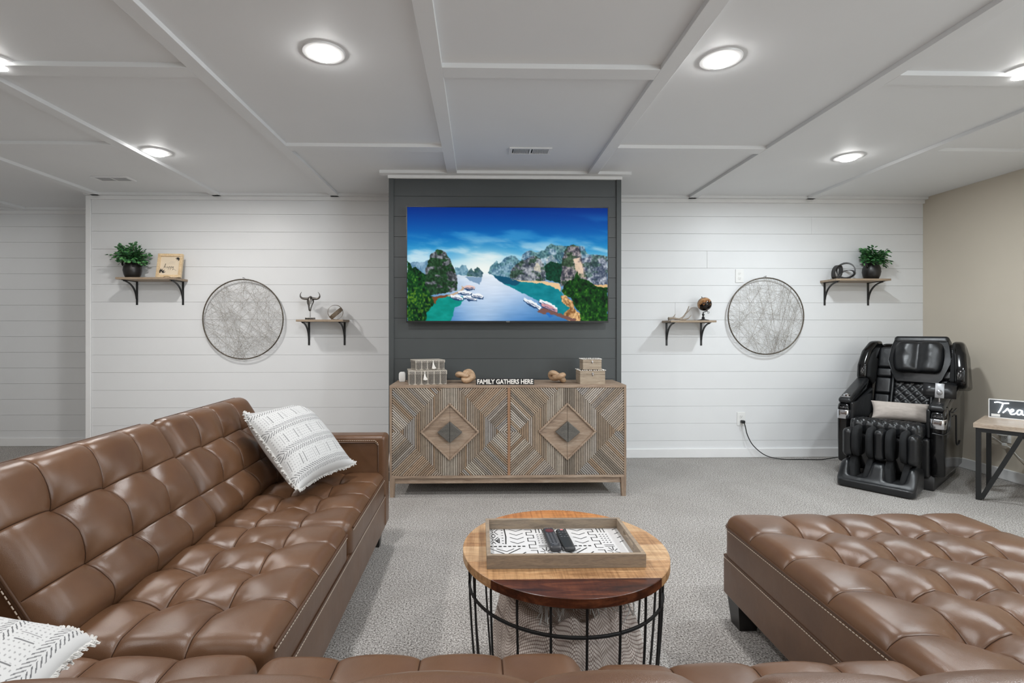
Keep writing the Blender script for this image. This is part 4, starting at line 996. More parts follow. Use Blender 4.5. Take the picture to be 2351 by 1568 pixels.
# stitched near edge and top piping of the back
for y0_, L_ in ((1.150, .714), (1.868, .690)):
    pt = [o1+Vector((0, y0_+.04+(L_-.08)*k/16, 0))+ub*(HB-.002)-nb*.045 for k in range(17)]
    piping(s1, pt, st=False, lo=lo, r=.004)
pt = [o1+Vector((0, 1.150-.001, 0))+ub*(.045+.375*k/14)-nb*.045 for k in range(15)]
piping(s1, pt, off=tuple(Vector((0, -.002, 0))-nb*.012), lo=lo)
bo = o1-nb*.185
m = MB(); P0 = bo; 
bk = rbox('back_frame', coords(0, 1.40, .02, (), .1), coords(-.2, HB-.03, .02, (), .08), coords(-.06, 0, .015, (), .05), .018, None, Matrix.Translation((-lo[0], -lo[1], -lo[2])) @ bmat(bo+Vector((0, 1.155, 0)), ub, nb))
obj('back_frame', bk, M_lea, s1)
sleg(s1, lo, SX-.06, 2.63); sleg(s1, lo, -1.18, 2.63); sleg(s1, lo, -1.18, 1.2)
# corner section
lo = (-.95, .7, 0)
s2 = thing('corner_section', 'corner seat of the brown leather sectional at the lower left, under a cut-off pillow', 'sofa', lo, 0, GRP)
seat('seat_cushion', s2, lo, -1.10, SX-.006, .44, 1.143, .250, .404, (-1.0, -.82, -.65), (.62, .80, .97), .17, .175, .042, seed=11)
plainpart('base', s2, lo, (-1.22, .12, .112), (SX-.008, 1.146, .284), .008)
o2 = o1-nb*.055
backc('back_cushion', s2, lo, bmat(o2+Vector((0, .12, 0)), ub, nb), .985, HB-.01, .15, (.45, .62, .80), (.003+.130, .003+.292), .175, .162, 4, b=.024)
obj('back_frame', rbox('back_frame', coords(0, 1.02, .02, (), .1), coords(-.2, HB-.03, .02, (), .08), coords(-.06, 0, .015, (), .05), .018, None, Matrix.Translation((-lo[0], -lo[1], -lo[2])) @ bmat(bo+Vector((0, .12, 0)), ub, nb)), M_lea, s2)
sleg(s2, lo, -1.18, .18)
# front run, seen from behind its back
lo = (.22, .6, 0)
s3 = thing('sofa_section', 'front run of the brown leather sectional along the bottom of the photo', 'sofa', lo, 0, GRP)
for i, (xa, xb, zt) in enumerate(((SX, .222, .412), (.228, .925, .406))):
    d = (xb-xa)/4
    seat('seat_cushion', s3, lo, xa, xb, .40, 1.128-.03*i, .250, zt, (xa+d, xa+2*d, xa+3*d), (.56, .74, .92), d, .18, .05, seed=20+i)
    piping(s3, [(xa+.04+(xb-xa-.08)*k/14, 1.1295-.03*i, zt-.05) for k in range(15)], off=(0, .001, -.010), lo=lo)
plainpart('base', s3, lo, (SX+.002, .12, .112), (.925, 1.09, .284), .018)
uy = Vector((0, -.177, .375)).normalized(); ny = Vector((0, .375, .177)).normalized()
def fback(name, par, lo, xa, xb, crest, seed, yb=.652):
    o = Vector((xb, yb, .42))-uy*.045
    L = xb-xa; d = L/4
    return backc(name, par, lo, bmat(o, uy, ny, Vector((-1, 0, 0))), L, crest, .15, (d, 2*d, 3*d), (.175, .337), d, .162, seed, b=.024)
FB = .486
fback('back_cushion', s3, lo, SX, .222, FB, 31); fback('back_cushion', s3, lo, .228, .925, FB-.008, 33)
plainpart('back_frame', s3, lo, (SX+.002, .18, .20), (.925, .265, .70), .03)
for x in (SX+.1, .85): sleg(s3, lo, x, .2); sleg(s3, lo, x, 1.02)
# chaise
lo = (1.4, 1.1, 0)
s4 = thing('chaise_section', 'wide tufted chaise of the brown leather sectional at the lower right', 'chaise', lo, 0, GRP)
cx0, cx1, cy0, cy1 = .938, 1.868, .36, 1.948
seat('seat_cushion', s4, lo, cx0, cx1, cy0, cy1, .212, .408, (1.148, 1.322, 1.498, 1.684), (.565, .76, .957, 1.155, 1.354, 1.552, 1.752), .178, .198, .048, seed=40, b=.028, dim=.034)
plainpart('base', s4, lo, (cx0+.002, .12, .098), (cx1-.002, cy1-.002, .251), .010)
e = .0015
RA = .048; arc = [(cx0+RA-(RA+e)*math.cos(R(q)), cy1-RA+(RA+e)*math.sin(R(q)), .362) for q in range(0, 91, 10)]; arc2 = [(cx1-RA+(RA+e)*math.sin(R(q)), cy1-RA+(RA+e)*math.cos(R(q)), .362) for q in range(0, 91, 10)]
piping(s4, [(cx0-e, .5+(cy1-RA-.52)*k/30, .362) for k in range(31)]+arc+[(cx0+RA+.02+(cx1-cx0-2*RA-.04)*k/20, cy1+e, .362) for k in range(21)]+arc2, off=(-.001, .001, -.010), lo=lo)
piping(s4, [(cx0+.001, .3+(cy1-.014-.3)*k/30, .248) for k in range(31)], r=.003, off=(-.002, 0, -.008), lo=lo)
fback('back_cushion', s4, lo, cx0-.006, cx1, FB+.002, 37)
plainpart('back_frame', s4, lo, (cx0, .18, .20), (cx1, .265, .70), .03)
for x in (cx0+.052, cx1-.052):
    for y in (.2, cy1-.062): sleg(s4, lo, x, y, .10, .042)

# ------------------------------------------------------------------ patterned pillows
def pat_pillow(label, A, B, C, th, seed, side=1):
    # A top-left, B bottom-left, C bottom-right corners
    A, B, C = Vector(A), Vector(B), Vector(C); D = A+C-B; ctr = (A+C)/2; ex = (C-B)/2; ey = (A-B)/2; nz = ex.cross(ey).normalized()*side
    n = 250; s, t = np.meshgrid(np.linspace(-1, 1, n), np.linspace(-1, 1, n), indexing='ij'); s = s.ravel(); t = t.ravel()
    prof = (np.clip(1-s**2, 0, 1)**.42)*(np.clip(1-t**2, 0, 1)**.42)
    px_, py_ = s*(1-.10*(1-t*t)*s*s), t*(1-.10*(1-s*s)*t*t)
    wr = .012*(fbm(s*2.2+seed, t*2.2, 3, 3)-.5)*prof
    curl = .02*(np.abs(s)*np.abs(t))**6
    EX, EY, NZ = (np.array(v) for v in (ex, ey, nz))
    fk = np.clip(s+t-1.15, 0, 1)*(1 if seed == 3 else 0)
    def face(sg): return -fk[:, None]*(.34*(EX+EY)+.20*NZ)+ px_[:, None]*EX+py_[:, None]*EY+((sg*th*prof+wr+curl*(1 if seed % 2 else -1)))[:, None]*NZ
    # printed pattern in (s, t)
    pt = np.ones((n*n, 3))*np.array(lin((192, 192, 191))); ink = np.array(lin((92, 92, 94)))
    a = np.zeros(n*n)
    for c in (.86, .30, -.24, -.80):                      # chevron bands run along s
        dd = t-c; q = (s*16+np.abs(dd)*16*1.15) % 1.0
        band = (np.abs(dd) < .095) & (np.abs(dd) > .008); a = np.maximum(a, band*(np.abs(q-.5) < .16)*1.0)
    for c in (.58, .03, -.52):
        dd = np.abs(t-c); k = (s*2.5+.35*(c > 0)) % 1.0
        for q in (.35, .62): a = np.maximum(a, (dd < .115)*(np.abs(k-q) < .016)*.95)
        dx = (s*17) % 1.0; dy = ((t-c)*17) % 1.0
        a = np.maximum(a, (dd < .17)*((dx-.5)**2+(dy-.5)**2 < .035)*(np.minimum(np.abs(k-.35), np.abs(k-.62)) > .05)*.55)
    col = pt*(1-a[:, None])+ink*a[:, None]
    Vf = face(1); Vb = face(-1); Fq = gridfaces(n, n)
    zb_ = Vector((ctr.x, ctr.y, min(A.z, B.z, C.z, D.z))); shift = np.array(ctr-zb_)
    th_ = thing('patterned_pillow', label, 'pillow', zb_, 0, 'white printed pillows with fringed edges')
    me = npmesh('cover', np.concatenate([Vf, Vb])+shift, np.concatenate([Fq, Fq[:, ::-1]+n*n]), np.concatenate([col, pt*.98]))
    obj('cover', me, M_attr, th_)
    m = MB(); rr = random.Random(seed)
    def edge(u, v): return Vector(tuple(float(x) for x in (np.array([u*(1-.10*(1-v*v)*u*u)])*EX+np.array([v*(1-.10*(1-u*u)*v*v)])*EY+.02*(abs(u)*abs(v))**6*(1 if seed % 2 else -1)*NZ - max(0, u+v-1.15)*(1 if seed == 3 else 0)*(.34*(EX+EY)+.20*NZ))))+Vector(shift)
    for sd in range(4):
        for k in range(130):
            f = -1+2*(k+.5)/130; u, v = [(f, -1), (1, f), (f, 1), (-1, f)][sd]; p = edge(u, v)
            o = [(-ey), (ex), (ey), (-ex)][sd].normalized(); tg = [(ex), (ey), (ex), (ey)][sd].normalized()
            L = rr.uniform(.005, .012); j = rr.uniform(-.004, .004)
            w_ = tg*rr.uniform(.0035, .006); q = p+o*L+tg*j+nz*rr.uniform(-.006, .006); b_ = p-o*.003
            m.add([b_-w_-nz*.002, b_+w_-nz*.002, b_+w_+nz*.002, b_-w_+nz*.002, q-w_*.6, q+w_*.6, q+nz*.0015], [(0, 1, 5, 4), (3, 2, 6), (1, 2, 6, 5), (0, 3, 6, 4), (4, 5, 6)])
    m.part('fringe', M_fringe, th_, stuff=True)
pat_pillow('white patterned fringed pillow leaning on the far left seat by the sofa arm', (-1.03, 2.235, .735), (-.735, 2.065, .452), (-.600, 2.435, .462), .085, 3)
pat_pillow('white patterned fringed pillow cut by the lower left corner of the photo', (-.94, .57, .560), (-.62, .56, .515), (-.728, .985, .536), .05, 6)

# ------------------------------------------------------------------ coffee table, tray, remotes, blanket
tc = (.258, 1.550, 0); TR = .307; TH = .45; TT = .026
ct = thing('coffee_table', 'round coffee table with a planked wood top on a black wire basket', 'coffee table', tc)
bnds = [-TR, -.205, -.100, .003, .107, .210, TR]; mats = [M_tdark, M_ttop, M_tpale, M_ttop, M_tpale, M_torange]
for k in range(6):
    a, b = bnds[k]+(.0006 if k else 0), bnds[k+1]-(.0006 if k < 5 else 0); pts = []
    n = 22
    ta, tb = math.asin(max(-1, a/TR)), math.asin(min(1, b/TR))
    right = [(TR*math.cos(ta+(tb-ta)*i/n), TR*math.sin(ta+(tb-ta)*i/n)) for i in range(n+1)]
    left = [(-p[0], p[1]) for p in reversed(right)]
    pts = right+left
    q = [pts[0]]
    for p in pts[1:]:
        if (Vector(p)-Vector(q[-1])).length > 1e-4: q.append(p)
    if (Vector(q[0])-Vector(q[-1])).length < 1e-4: q.pop()
    o = MB().prism(q, TH-TT, TH, 'z', .0015, 1).part('plank', mats[k], ct)
def rp(z): return [(.0, 0), ][0][0]+(.262+.026*math.sin(min(1, z/.42)*math.pi*.5))
for k in range(20):
    a = 2*math.pi*(k+.12)/20
    MB().tube([(rp(z)*math.cos(a), rp(z)*math.sin(a), z) for z in [.012+(TH-TT-.016)*i/10 for i in range(11)]], .0036, 6).part('basket_wire', M_black, ct, 60)
for z in (.010, .342, TH-TT-.005):
    MB().tube([(rp(z)*math.cos(2*math.pi*i/56), rp(z)*math.sin(2*math.pi*i/56), z) for i in range(56)], .0046, 6, closed=True).part('basket_ring', M_black, ct, 60)
for k in range(9):
    x = -.23+.46*k/8; h = math.sqrt(.262**2-x*x); MB().tube([(x, -h, .008), (x, h, .008)], .003, 5).part('floor_wire', M_black, ct, 60)
# blanket in the basket
nr, na = 90, 220; rr_, aa = np.meshgrid(np.linspace(0, 1, nr), np.linspace(0, 2*np.pi, na), indexing='ij')
cxa, sya = np.cos(aa), np.sin(aa)
rad = np.where(rr_ < .55, rr_/.55*.80, .80+.20*np.sin(np.clip((rr_-.55)/.45, 0, 1)*np.pi*.62)/np.sin(np.pi*.62)*1.0)
drop = np.where(rr_ < .55, .06*(rr_/.55)**2, .06+.94*np.clip((rr_-.55)/.45, 0, 1)**1.25)
top = .315+.16*(fbm(cxa*rad*2.0+4, sya*rad*2.0+7, 6, 3)-.45)
big = .10*np.sin(3*aa+.6+2.2*fbm(cxa*1.5+3, sya*1.5, 8, 2))+.05*np.sin(7*aa+2+4*rr_)
Rr_ = .222*rad*(1+big*np.clip(rr_*1.4-.3, 0, 1))+.010*(fbm(aa*3.0+drop*2.5, drop*4+aa, 3, 3)-.5)*rad
zz_ = top*(1-drop)+.012+.020*np.sin(9*cxa*rad+6*sya*rad+5*fbm(cxa*rad*2, sya*rad*2, 2, 2))*(1-drop)
X_, Y_ = Rr_*cxa, Rr_*sya; V_ = np.stack([X_.ravel(), Y_.ravel(), np.clip(zz_, .010, .395).ravel()], 1)
me = npmesh('throw_blanket', V_, gridfaces(nr, na)); uvl = me.uv_layers.new(name='UVMap')
li = np.zeros(len(me.loops), np.int32); me.loops.foreach_get('vertex_index', li)
sa = np.concatenate([np.zeros((1, na)), np.cumsum(np.sqrt(np.diff(Rr_, axis=0)**2+np.diff(zz_, axis=0)**2), 0)]); 
UVc = np.stack([(aa*.215).ravel(), sa.ravel()], 1); UVc = UVc@np.array([[.8, .6], [-.6, .8]])
uvl.data.foreach_set('uv', UVc[li].astype(np.float32).ravel())
tb = obj('throw_blanket', me, M_ging, None, loc=(tc[0], tc[1], .004)); tag(tb, 'woven checked throw blanket bundled inside the wire basket of the coffee table', 'blanket')
m = MB(); rq = random.Random(4)
for k in range(40):
    x = -.10+.12*rq.random()+(.13 if k > 26 else 0); y = -.12+rq.uniform(-.03, .03); z = .375+rq.uniform(-.02, .01)
    m.tube(spline([(x, y+.03, z), (x+rq.uniform(-.01, .02), y-.01, z-.02), (x+rq.uniform(-.01, .03), y-.035, z-.05)], 4), .0018, 4)
m.part('fringe', M_fringe, tb, stuff=True)
# tray
tx0, tx1, ty0, ty1, tz = .021, .463, 1.402, 1.678, TH
tl = (.242, 1.54, TH)
tr = thing('serving_tray', 'driftwood-grey tray with a black mudcloth print, on the coffee table', 'tray', tl)
wl = .011
def tp(m, name, mat, **k): return m.part(name, mat, tr, sub=tl, **k)
tp(MB().box((tx0, ty0, tz), (tx1, ty0+wl, tz+.038), .001), 'side', M_tray); tp(MB().box((tx0, ty1-wl, tz), (tx1, ty1, tz+.038), .001), 'side', M_tray)
for a in (tx0, tx1-wl):       # ends with a hand slot
    m = MB(); ya, yb2 = ty0+wl, ty1-wl; ym = (ya+yb2)/2
    m.box((a, ya, tz), (a+wl, yb2, tz+.016)).box((a, ya, tz+.030), (a+wl, yb2, tz+.038)).box((a, ya, tz+.016), (a+wl, ym-.05, tz+.030)).box((a, ym+.05, tz+.016), (a+wl, yb2, tz+.030))
    tp(m, 'end_board', M_tray)
tp(MB().box((tx0+wl, ty0+wl, tz+.001), (tx1-wl, ty1-wl, tz+.006)), 'bottom', M_bonew := plain('printed_white_panel', lin((204, 203, 202)), .5, var=.01))
pm = MB(); zf = tz+.0064
def tpx(x, y):
    p = PZ(1100+x/5.8775, 1180+y/5.8775, zf); return (min(max(p.x, tx0+wl+.001), tx1-wl-.001), min(max(p.y, ty0+wl+.001), ty1-wl-.001))
def stroke(pts, wd=.0026):
    P = [Vector(p) for p in pts]
    for a, b in zip(P, P[1:]):
        d = b-a
        if d.length < 1e-5: continue
        n = Vector((-d.y, d.x)).normalized()*wd/2; e = d.normalized()*wd*.35
        pm.add([(*(a-e-n), zf), (*(b+e-n), zf), (*(b+e+n), zf), (*(a-e+n), zf)], [(0, 1, 2, 3)])
def sp(*pts, w=.0026): stroke([tpx(*p) for p in pts], w)
def motif(dx, k=1.0):
    # k shears the repeat to the right half; dx in crop pixels, scaled by depth through the plane
    for y in (182, 236, 290, 344):
        q = (y-170)*.06; sp((450+dx+q, y-6), (550+dx+q*1.0, y+22), (640+dx+q, y-8))
def gp(px0, py0): return tpx(px0, py0)
# printed bands, laid out in tray coordinates: u along the length, v from the back to the front
U0, U1, V0, V1 = tx0+wl, tx1-wl, ty1-wl, ty0+wl
def uv(u, v): return (U0+(U1-U0)*u, V0+(V1-V0)*v*.80)
def su(*pts, w=.0028): stroke([uv(*p) for p in pts], w)
def rep(o):
    for k in range(4): v = .02+.155*k; su((o+.155, v), (o+.205, v+.075), (o+.255, v))
    su((o+.118, .0), (o+.124, .30), (o+.118, .57), w=.004)
    for k in range(6): su((o+.095, .05+.1*k), (o+.102, .05+.1*k), w=.004)
    zz = [(o+.275, .04), (o+.325, .04), (o+.325, .14), (o+.282, .14), (o+.282, .25), (o+.332, .25), (o+.332, .36), (o+.285, .36), (o+.285, .48), (o+.335, .48), (o+.335, .60), (o+.285, .60), (o+.285, .72), (o+.335, .72)]
    su(*zz); su((o+.29, .80), (o+.335, .80), (o+.335, .95), (o+.30, .95))
    for k in range(8): su((o+.0+.034*k+.002, .655), (o+.034*k+.012, .655), w=.007)
    su((o+.0, .73), (o+.115, .93), (o+.215, .73), w=.0038); su((o+.05, .74), (o+.118, .83), (o+.17, .74)); su((o+.0, .87), (o+.055, .99), w=.004); su((o+.19, .99), (o+.25, .86), w=.004)
    for c, v in ((.03, .12), (.03, .42)):
        su((o+c-.03, v-.10), (o+c, v), (o+c-.03, v+.10)); su((o+c+.035, v-.10), (o+c+.008, v), (o+c+.035, v+.10)); su((o+c-.015, v-.14), (o+c, v-.07), (o+c+.015, v-.14)); su((o+c-.015, v+.14), (o+c, v+.07), (o+c+.015, v+.14))
    su((o+.05, .45), (o+.072, .37), (o+.072, .53), (o+.05, .45)); su((o+.058, .45), (o+.068, .45), w=.006)
    for q in (.36, .385, .41):
        su((o+q, .0), (o+q, .16))
        for k in range(5): su((o+q, .24+.075*k), (o+q+.005, .24+.075*k), w=.004)
    for v in (.63, .68): su((o+.355, v), (o+.42, v))
    for a in range(8):
        t = a*math.pi/4+.2; su((o+.395+.012*math.cos(t), .86+.05*math.sin(t)), (o+.395+.04*math.cos(t), .86+.16*math.sin(t)))
rep(.0); rep(.475)
def clampv():
    for i, (a, b, c) in enumerate(pm.v): pm.v[i] = (min(max(a, U0+.0005), U1-.0005), min(max(b, V1+.0005), V0-.0005), c)
for k in range(4): v = .02+.155*k; su((.955, v+.05), (.985, v))
clampv(); tp(pm, 'mudcloth_print', M_ink, stuff=True)
def remote(name, label, x, y, rz, L, wd, h, col, rim, seed):
    t = thing('remote_control', label, 'remote', (x, y, TH+.0068), rz, 'remote controls on the tray')
    me = rbox('body', coords(-wd/2, wd/2, .010, (), .012), coords(-L/2, L/2, .012, (), .02), coords(0, h, .007, (), .01), .010, None, taper=lambda P: P*np.stack([1+.06*np.cos(P[:, 1]/L*5), np.ones(len(P)), np.ones(len(P))], 1))
    obj('body', me, col, t)
    if rim: obj('rim', rbox('rim', coords(-wd/2-.0016, wd/2+.0016, .008, (), .012), coords(-L/2-.002, -L/2+.05, .008, (), .02), coords(.003, h*.52, .003, (), .01), .008, None), rim, t, label='red lower edge')
    rr = random.Random(seed); m = MB(); zt = h-.0003
    rowsn = 9 if rim else 4
    for r_ in range(rowsn):
        for c in range(3):
            if not rim and c == 1 and r_ == 2: continue
            x_ = (c-1)*wd*.27; y_ = (L*.16-r_*L*.058) if rim else (L*.38-r_*L*.11)
            m.box((x_-.0028, y_-.0016, zt), (x_+.0028, y_+.0016, zt+.0011))
    if rim:
        for c in range(4): m.box((-wd*.32+c*wd*.2, L*.43, zt), (-wd*.32+c*wd*.2+.004, L*.43+.003, zt+.001))
        m.box((-.009, -L*.36, zt), (.009, -L*.36+.004, zt+.0006)).box((-.004, -L*.415, zt), (.006, -L*.415+.003, zt+.0006))
    m.part('buttons', M_silver, t, stuff=True)
    if rim:
        MB().lathe([(.013, 0), (.013, .0012), (.010, .0016), (.0085, .0008), (.0085, .0014), (.0001, .0016)], 24, (0, L*.30, zt)).part('navigation_ring', M_redd, t, 50)
    else:
        MB().box((-.004, L*.38, zt), (.005, L*.38+.007, zt+.0014), .0005).part('power_button', M_redl, t)
M_redd = plain('dark_red_ring', lin((92, 44, 48)), .4); M_redl = plain('pale_red_button', lin((214, 120, 120)), .5); M_red = plain('red_plastic', lin((176, 30, 40)), .35)
M_rem1 = plain('charcoal_plastic', lin((52, 52, 55)), .35, var=.05); M_rem2 = plain('soft_black_plastic', lin((34, 36, 37)), .45, var=.05)
remote('remote', 'grey remote control with a red lower edge, left of the two on the tray', .2235, 1.562, R(2.2), .150, .039, .017, M_rem1, M_red, 1)
remote('remote', 'slim black remote control with a pale red power button on the tray', .2645, 1.560, R(2.5), .148, .035, .014, M_rem2, None, 2)

# ------------------------------------------------------------------ massage chair
bdir = Vector((.79, .613, 0)).normalized(); crz = math.atan2(-bdir.x, bdir.y)
ch = thing('massage_chair', 'glossy black leather massage chair with chrome arm ends and a tablet, in the right corner', 'chair', (3.216, 3.824, 0), crz)
CHS = .90
def crb(name, a, b, Rr, mat, par=ch, step=.03, disp=None, M=None, taper=None, label=None):
    return obj(name, rbox(name, coords(a[0], b[0], Rr, (), step), coords(a[1], b[1], Rr, (), step), coords(a[2], b[2], Rr, (), step), Rr, disp, M, taper), mat, par, label)
MB().prism([(-.33, 0), (-.30, .115), (.36, .125), (.42, .04), (.40, 0)], -.275, .285, 'x', .012).part('base', M_satin, ch, 40)
PROF = [(-.335, .10), (-.348, .30), (-.348, .505), (-.335, .545), (-.27, .572), (-.10, .606), (.06, .66), (.17, .722), (.25, .742), (.315, .715), (.36, .63), (.372, .52), (.355, .38), (.315, .24), (.265, .10)]
for s in (-1, 1):
    x0, x1 = (s*.262, s*.348) if s > 0 else (-.348, -.262)
    sh = MB().prism(PROF, x0, x1, 'x', .022, 4).part('side_shell', M_gloss, ch, 50)
    xo = s*.3495
    MB().tube(spline([(xo, -.10, .50), (xo, .0, .50), (xo, .03, .47), (xo, .04, .30), (xo, .11, .27), (xo, .18, .29)], 5), .0042, 6).part('trim_groove', M_satin, sh, 60)
    xa_, xb_ = sorted((s*.258, s*.353)); rc = .03; pl = []
    for (qx, qy, a0) in ((xb_-rc, -.262-rc, 0), (xa_+rc, -.262-rc, 90), (xa_+rc, -.356+rc, 180), (xb_-rc, -.356+rc, 270)): pl += [(qx+rc*math.cos(R(a0+15*i)), qy+rc*math.sin(R(a0+15*i))) for i in range(7)]
    MB().prism(pl, .432, .500, 'z', .004).part('chrome_band', M_chrome, sh, 50)
    def slope(P): Q = P.copy(); Q[:, 2] += .30*np.clip(P[:, 1]+.33, 0, 1)*1.0; return Q
    ap = crb('armrest_pad', (min(s*.25, s*.345), -.338, .548), (max(s*.25, s*.345), .12, .590), .02, M_blea, taper=slope)
    me = rbox('arm_lining', coords(min(s*.235, s*.262), max(s*.235, s*.262), .012, (), .03), coords(-.33, .16, .02, (), .04), coords(.36, .56, .02, (), .04), .012, None, taper=lambda P: np.stack([P[:, 0], P[:, 1], P[:, 2]+.22*np.clip(P[:, 1]+.2, 0, 1)], 1))
    obj('arm_lining', me, M_blea, ch)
# control knob on the left armrest
MB().box((-.328, -.325, .592), (-.262, -.255, .600), .003).part('control_plate', M_silver, ch)
MB().lathe([(.024, 0), (.024, .012), (.018, .016), (.012, .012), (.010, .020), (.0001, .022)], 24, (-.295, -.288, .600)).part('control_knob', M_chrome, ch, 50)
def quilt(sz, amp, nax=2):
    def f(P, Nn):
        a = (P[:, 0]+P[:, 1])/sz; b = (P[:, 0]-P[:, 1])/sz
        q = np.abs(np.sin(np.pi*a))**.55*np.abs(np.sin(np.pi*b))**.55
        return amp*(q-.55)*sstep(.1, .7, Nn[:, nax]+.6*np.maximum(0, -Nn[:, 1]))
    return f
crb('seat', (-.236, -.44, .345), (.236, .18, .455), .045, M_blea, step=.0075, disp=quilt(.072, .014), taper=lambda P: np.stack([P[:, 0], P[:, 1], P[:, 2]-.075*sstep(-.33, -.02, P[:, 1])*(P[:, 2]-.345)/.11], 1))
crb('seat_frame', (-.262, -.36, .09), (.262, .26, .36), .02, M_satin, step=.1)
crb('seat_apron', (-.23, -.42, .30), (.23, .15, .350), .015, M_blea, step=.05)
# leg rest
crb('leg_rest_shell', (-.232, -.47, .10), (.232, -.38, .355), .03, M_gloss, step=.04)
def ell(P): return P
for x, kind in ((-.205, 'o'), (-.155, 'w'), (-.062, 'w'), (0.0, 'c'), (.062, 'w'), (.150, 'w'), (.205, 'o')):
    if kind == 'o': crb('calf_pad', (x-.036, -.575, .195), (x+.036, -.44, .400), .034, M_blea, step=.02)
    elif kind == 'c': crb('calf_pad', (x-.034, -.568, .195), (x+.034, -.44, .410), .030, M_blea, step=.02)
    else: crb('calf_wing', (x-.021, -.588, .195), (x+.021, -.44, .418), .0208, M_cloth, step=.02, taper=lambda P: np.stack([P[:, 0], -.44+(P[:, 1]+.44)*(1-.55*((P[:, 2]-.305)/.115)**4), P[:, 2]], 1))
def foot(P, Nn):
    x, y, z = P[:, 0], P[:, 1], P[:, 2]
    top = .060+.118*sstep(-.655, -.54, y)
    well = np.maximum(np.exp(-(np.abs(x+.118)/.060)**6), np.exp(-(np.abs(x-.112)/.060)**6))*sstep(-.63, -.585, y)
    return np.zeros(len(P))
def foot_t(P):
    x, y, z = P[:, 0], P[:, 1], P[:, 2]; Q = P.copy()
    top = .062+.116*sstep(-.665, -.545, y)
    lobe = 1-.0*x
    well = np.maximum(np.exp(-(np.abs(x+.118)/.064)**6), np.exp(-(np.abs(x-.112)/.064)**6))*sstep(-.64, -.60, y)
    zz = top-(top-.055)*well
    Q[:, 2] = z/.18*zz
    Q[:, 1] = y+.02*(x/.25)**2*sstep(-.5, -.66, y)*0
    return Q
obj('foot_rest', rbox('foot_rest', coords(-.25, .245, .045, (), .0125), coords(-.675, -.39, .04, (), .0125), coords(0, .18, .04, (), .03), .045, None, taper=foot_t), M_blea, ch)
for c in (-.118, .112):
    for s in (-1, 1):
        crb('boot_wing', (c+s*.040-.020, -.62, .055), (c+s*.040+.020, -.47, .225), .0198, M_cloth, step=.02, taper=lambda P, c=c, s=s: np.stack([P[:, 0]+s*.10*(P[:, 2]-.06), P[:, 1]+.25*(P[:, 2]-.06), .055+(P[:, 2]-.055)*(1-.5*np.clip((-.50-P[:, 1])/.12, 0, 1)**2)], 1))
    crb('boot_sole', (c-.05, -.625, .050), (c+.05, -.44, .068), .008, M_cloth, step=.03)
# back
BA = R(21); qd = Vector((0, math.sin(BA), math.cos(BA))); nd = Vector((0, -math.cos(BA), math.sin(BA)))
BM_ = Matrix(((1, qd.x, nd.x, .03), (0, qd.y, nd.y, .135), (0, qd.z, nd.z, .40), (0, 0, 0, 1)))
crb('back_shell', (-.285, -.05, -.10), (.285, .655, -.015), .06, M_gloss, M=BM_, step=.04)
for s in (-1, 1):
    for k, (qa, qb) in enumerate(((-.02, .20), (.205, .34), (.345, .42), (.425, .60))):
        crb('back_pad', (min(s*.148, s*(.262-.0*k)), qa, -.03), (max(s*.148, s*(.262-.0*k)), qb, .022), .018, M_blea, M=BM_, step=.03)
    crb('back_roll', (min(s*.124, s*.148), -.02, -.03), (max(s*.124, s*.148), .40, .030), .011, M_blea, M=BM_, step=.03)
    # shoulder wing: outer shell and inner pad
    x0, x1 = sorted((s*.292, s*.372))
    WP = [(-.10, .30), (-.10, .56), (-.06, .635), (.02, .655), (.10, .62), (.165, .52), (.185, .38), (.165, .28), (.11, .255), (.0, .28)]
    wing = MB().prism([(q, n) for n, q in WP], x0, x1, 'x', .026, 4)
    wing.v = [tuple(BM_ @ Vector((a+s*(-.05*max(0, (b-.45)/.2)), b, c))) for a, b, c in wing.v]
    wing.part('shoulder_wing', M_gloss, ch, 50)
    x0, x1 = sorted((s*.266, s*.300))
    m = MB().prism([(.27, .02), (.29, .16), (.40, .175), (.50, .145), (.58, .06), (.55, -.02), (.33, -.02)], x0, x1, 'x', .016, 3)
    m.v = [tuple(BM_ @ Vector(v)) for v in m.v]; m.part('shoulder_pad', M_cloth, ch, 50)
crb('back_quilt', (-.124, -.02, -.03), (.124, .41, .018), .015, M_blea, M=BM_, step=.0075, disp=quilt(.072, .013))
BH_ = BM_ @ Matrix.Translation((.036, 0, 0))
HEX = [(-.140, .300), (.140, .300), (.165, .33), (.218, .48), (.200, .60), (.186, .650), (-.186, .650), (-.200, .60), (-.218, .48), (-.165, .33)]
m = MB().prism(HEX, .026, .050, 'z', .008, 3); m.v = [tuple(BH_ @ Vector(v)) for v in m.v]; fl = m.part('head_flap', M_blea, ch, 40)
m = MB(); ed = [BH_ @ Vector((a*.985, .505+(b-.505)*.975, .050)) for a, b in HEX]; m.tube(ed, .003, 6, closed=True); m.part('piping', M_satin, fl, 60)
def headt(P):
    Q = P.copy(); k = 1+.16*(1-((P[:, 1]-.50)/.13)**2); Q[:, 0] = P[:, 0]*k
    Q[:, 2] = P[:, 2]+(.022*np.exp(-((np.abs(P[:, 0])-.075)/.06)**2)-.010*np.exp(-(P[:, 0]/.02)**2)+.010*(fbm(P[:, 0]*16+3, P[:, 1]*16, 2, 3)-.5))*(P[:, 2] > .06)
    return Q
obj('head_pillow', rbox('head_pillow', coords(-.150, .150, .03, (), .012), coords(.375, .625, .035, (), .012), coords(.045, .098, .03, (), .02), .034, None, BH_, headt), M_blea, ch)
crb('top_roll', (-.19, .625, -.085), (.19, .690, .055), .026, M_blea, M=BH_, step=.03)
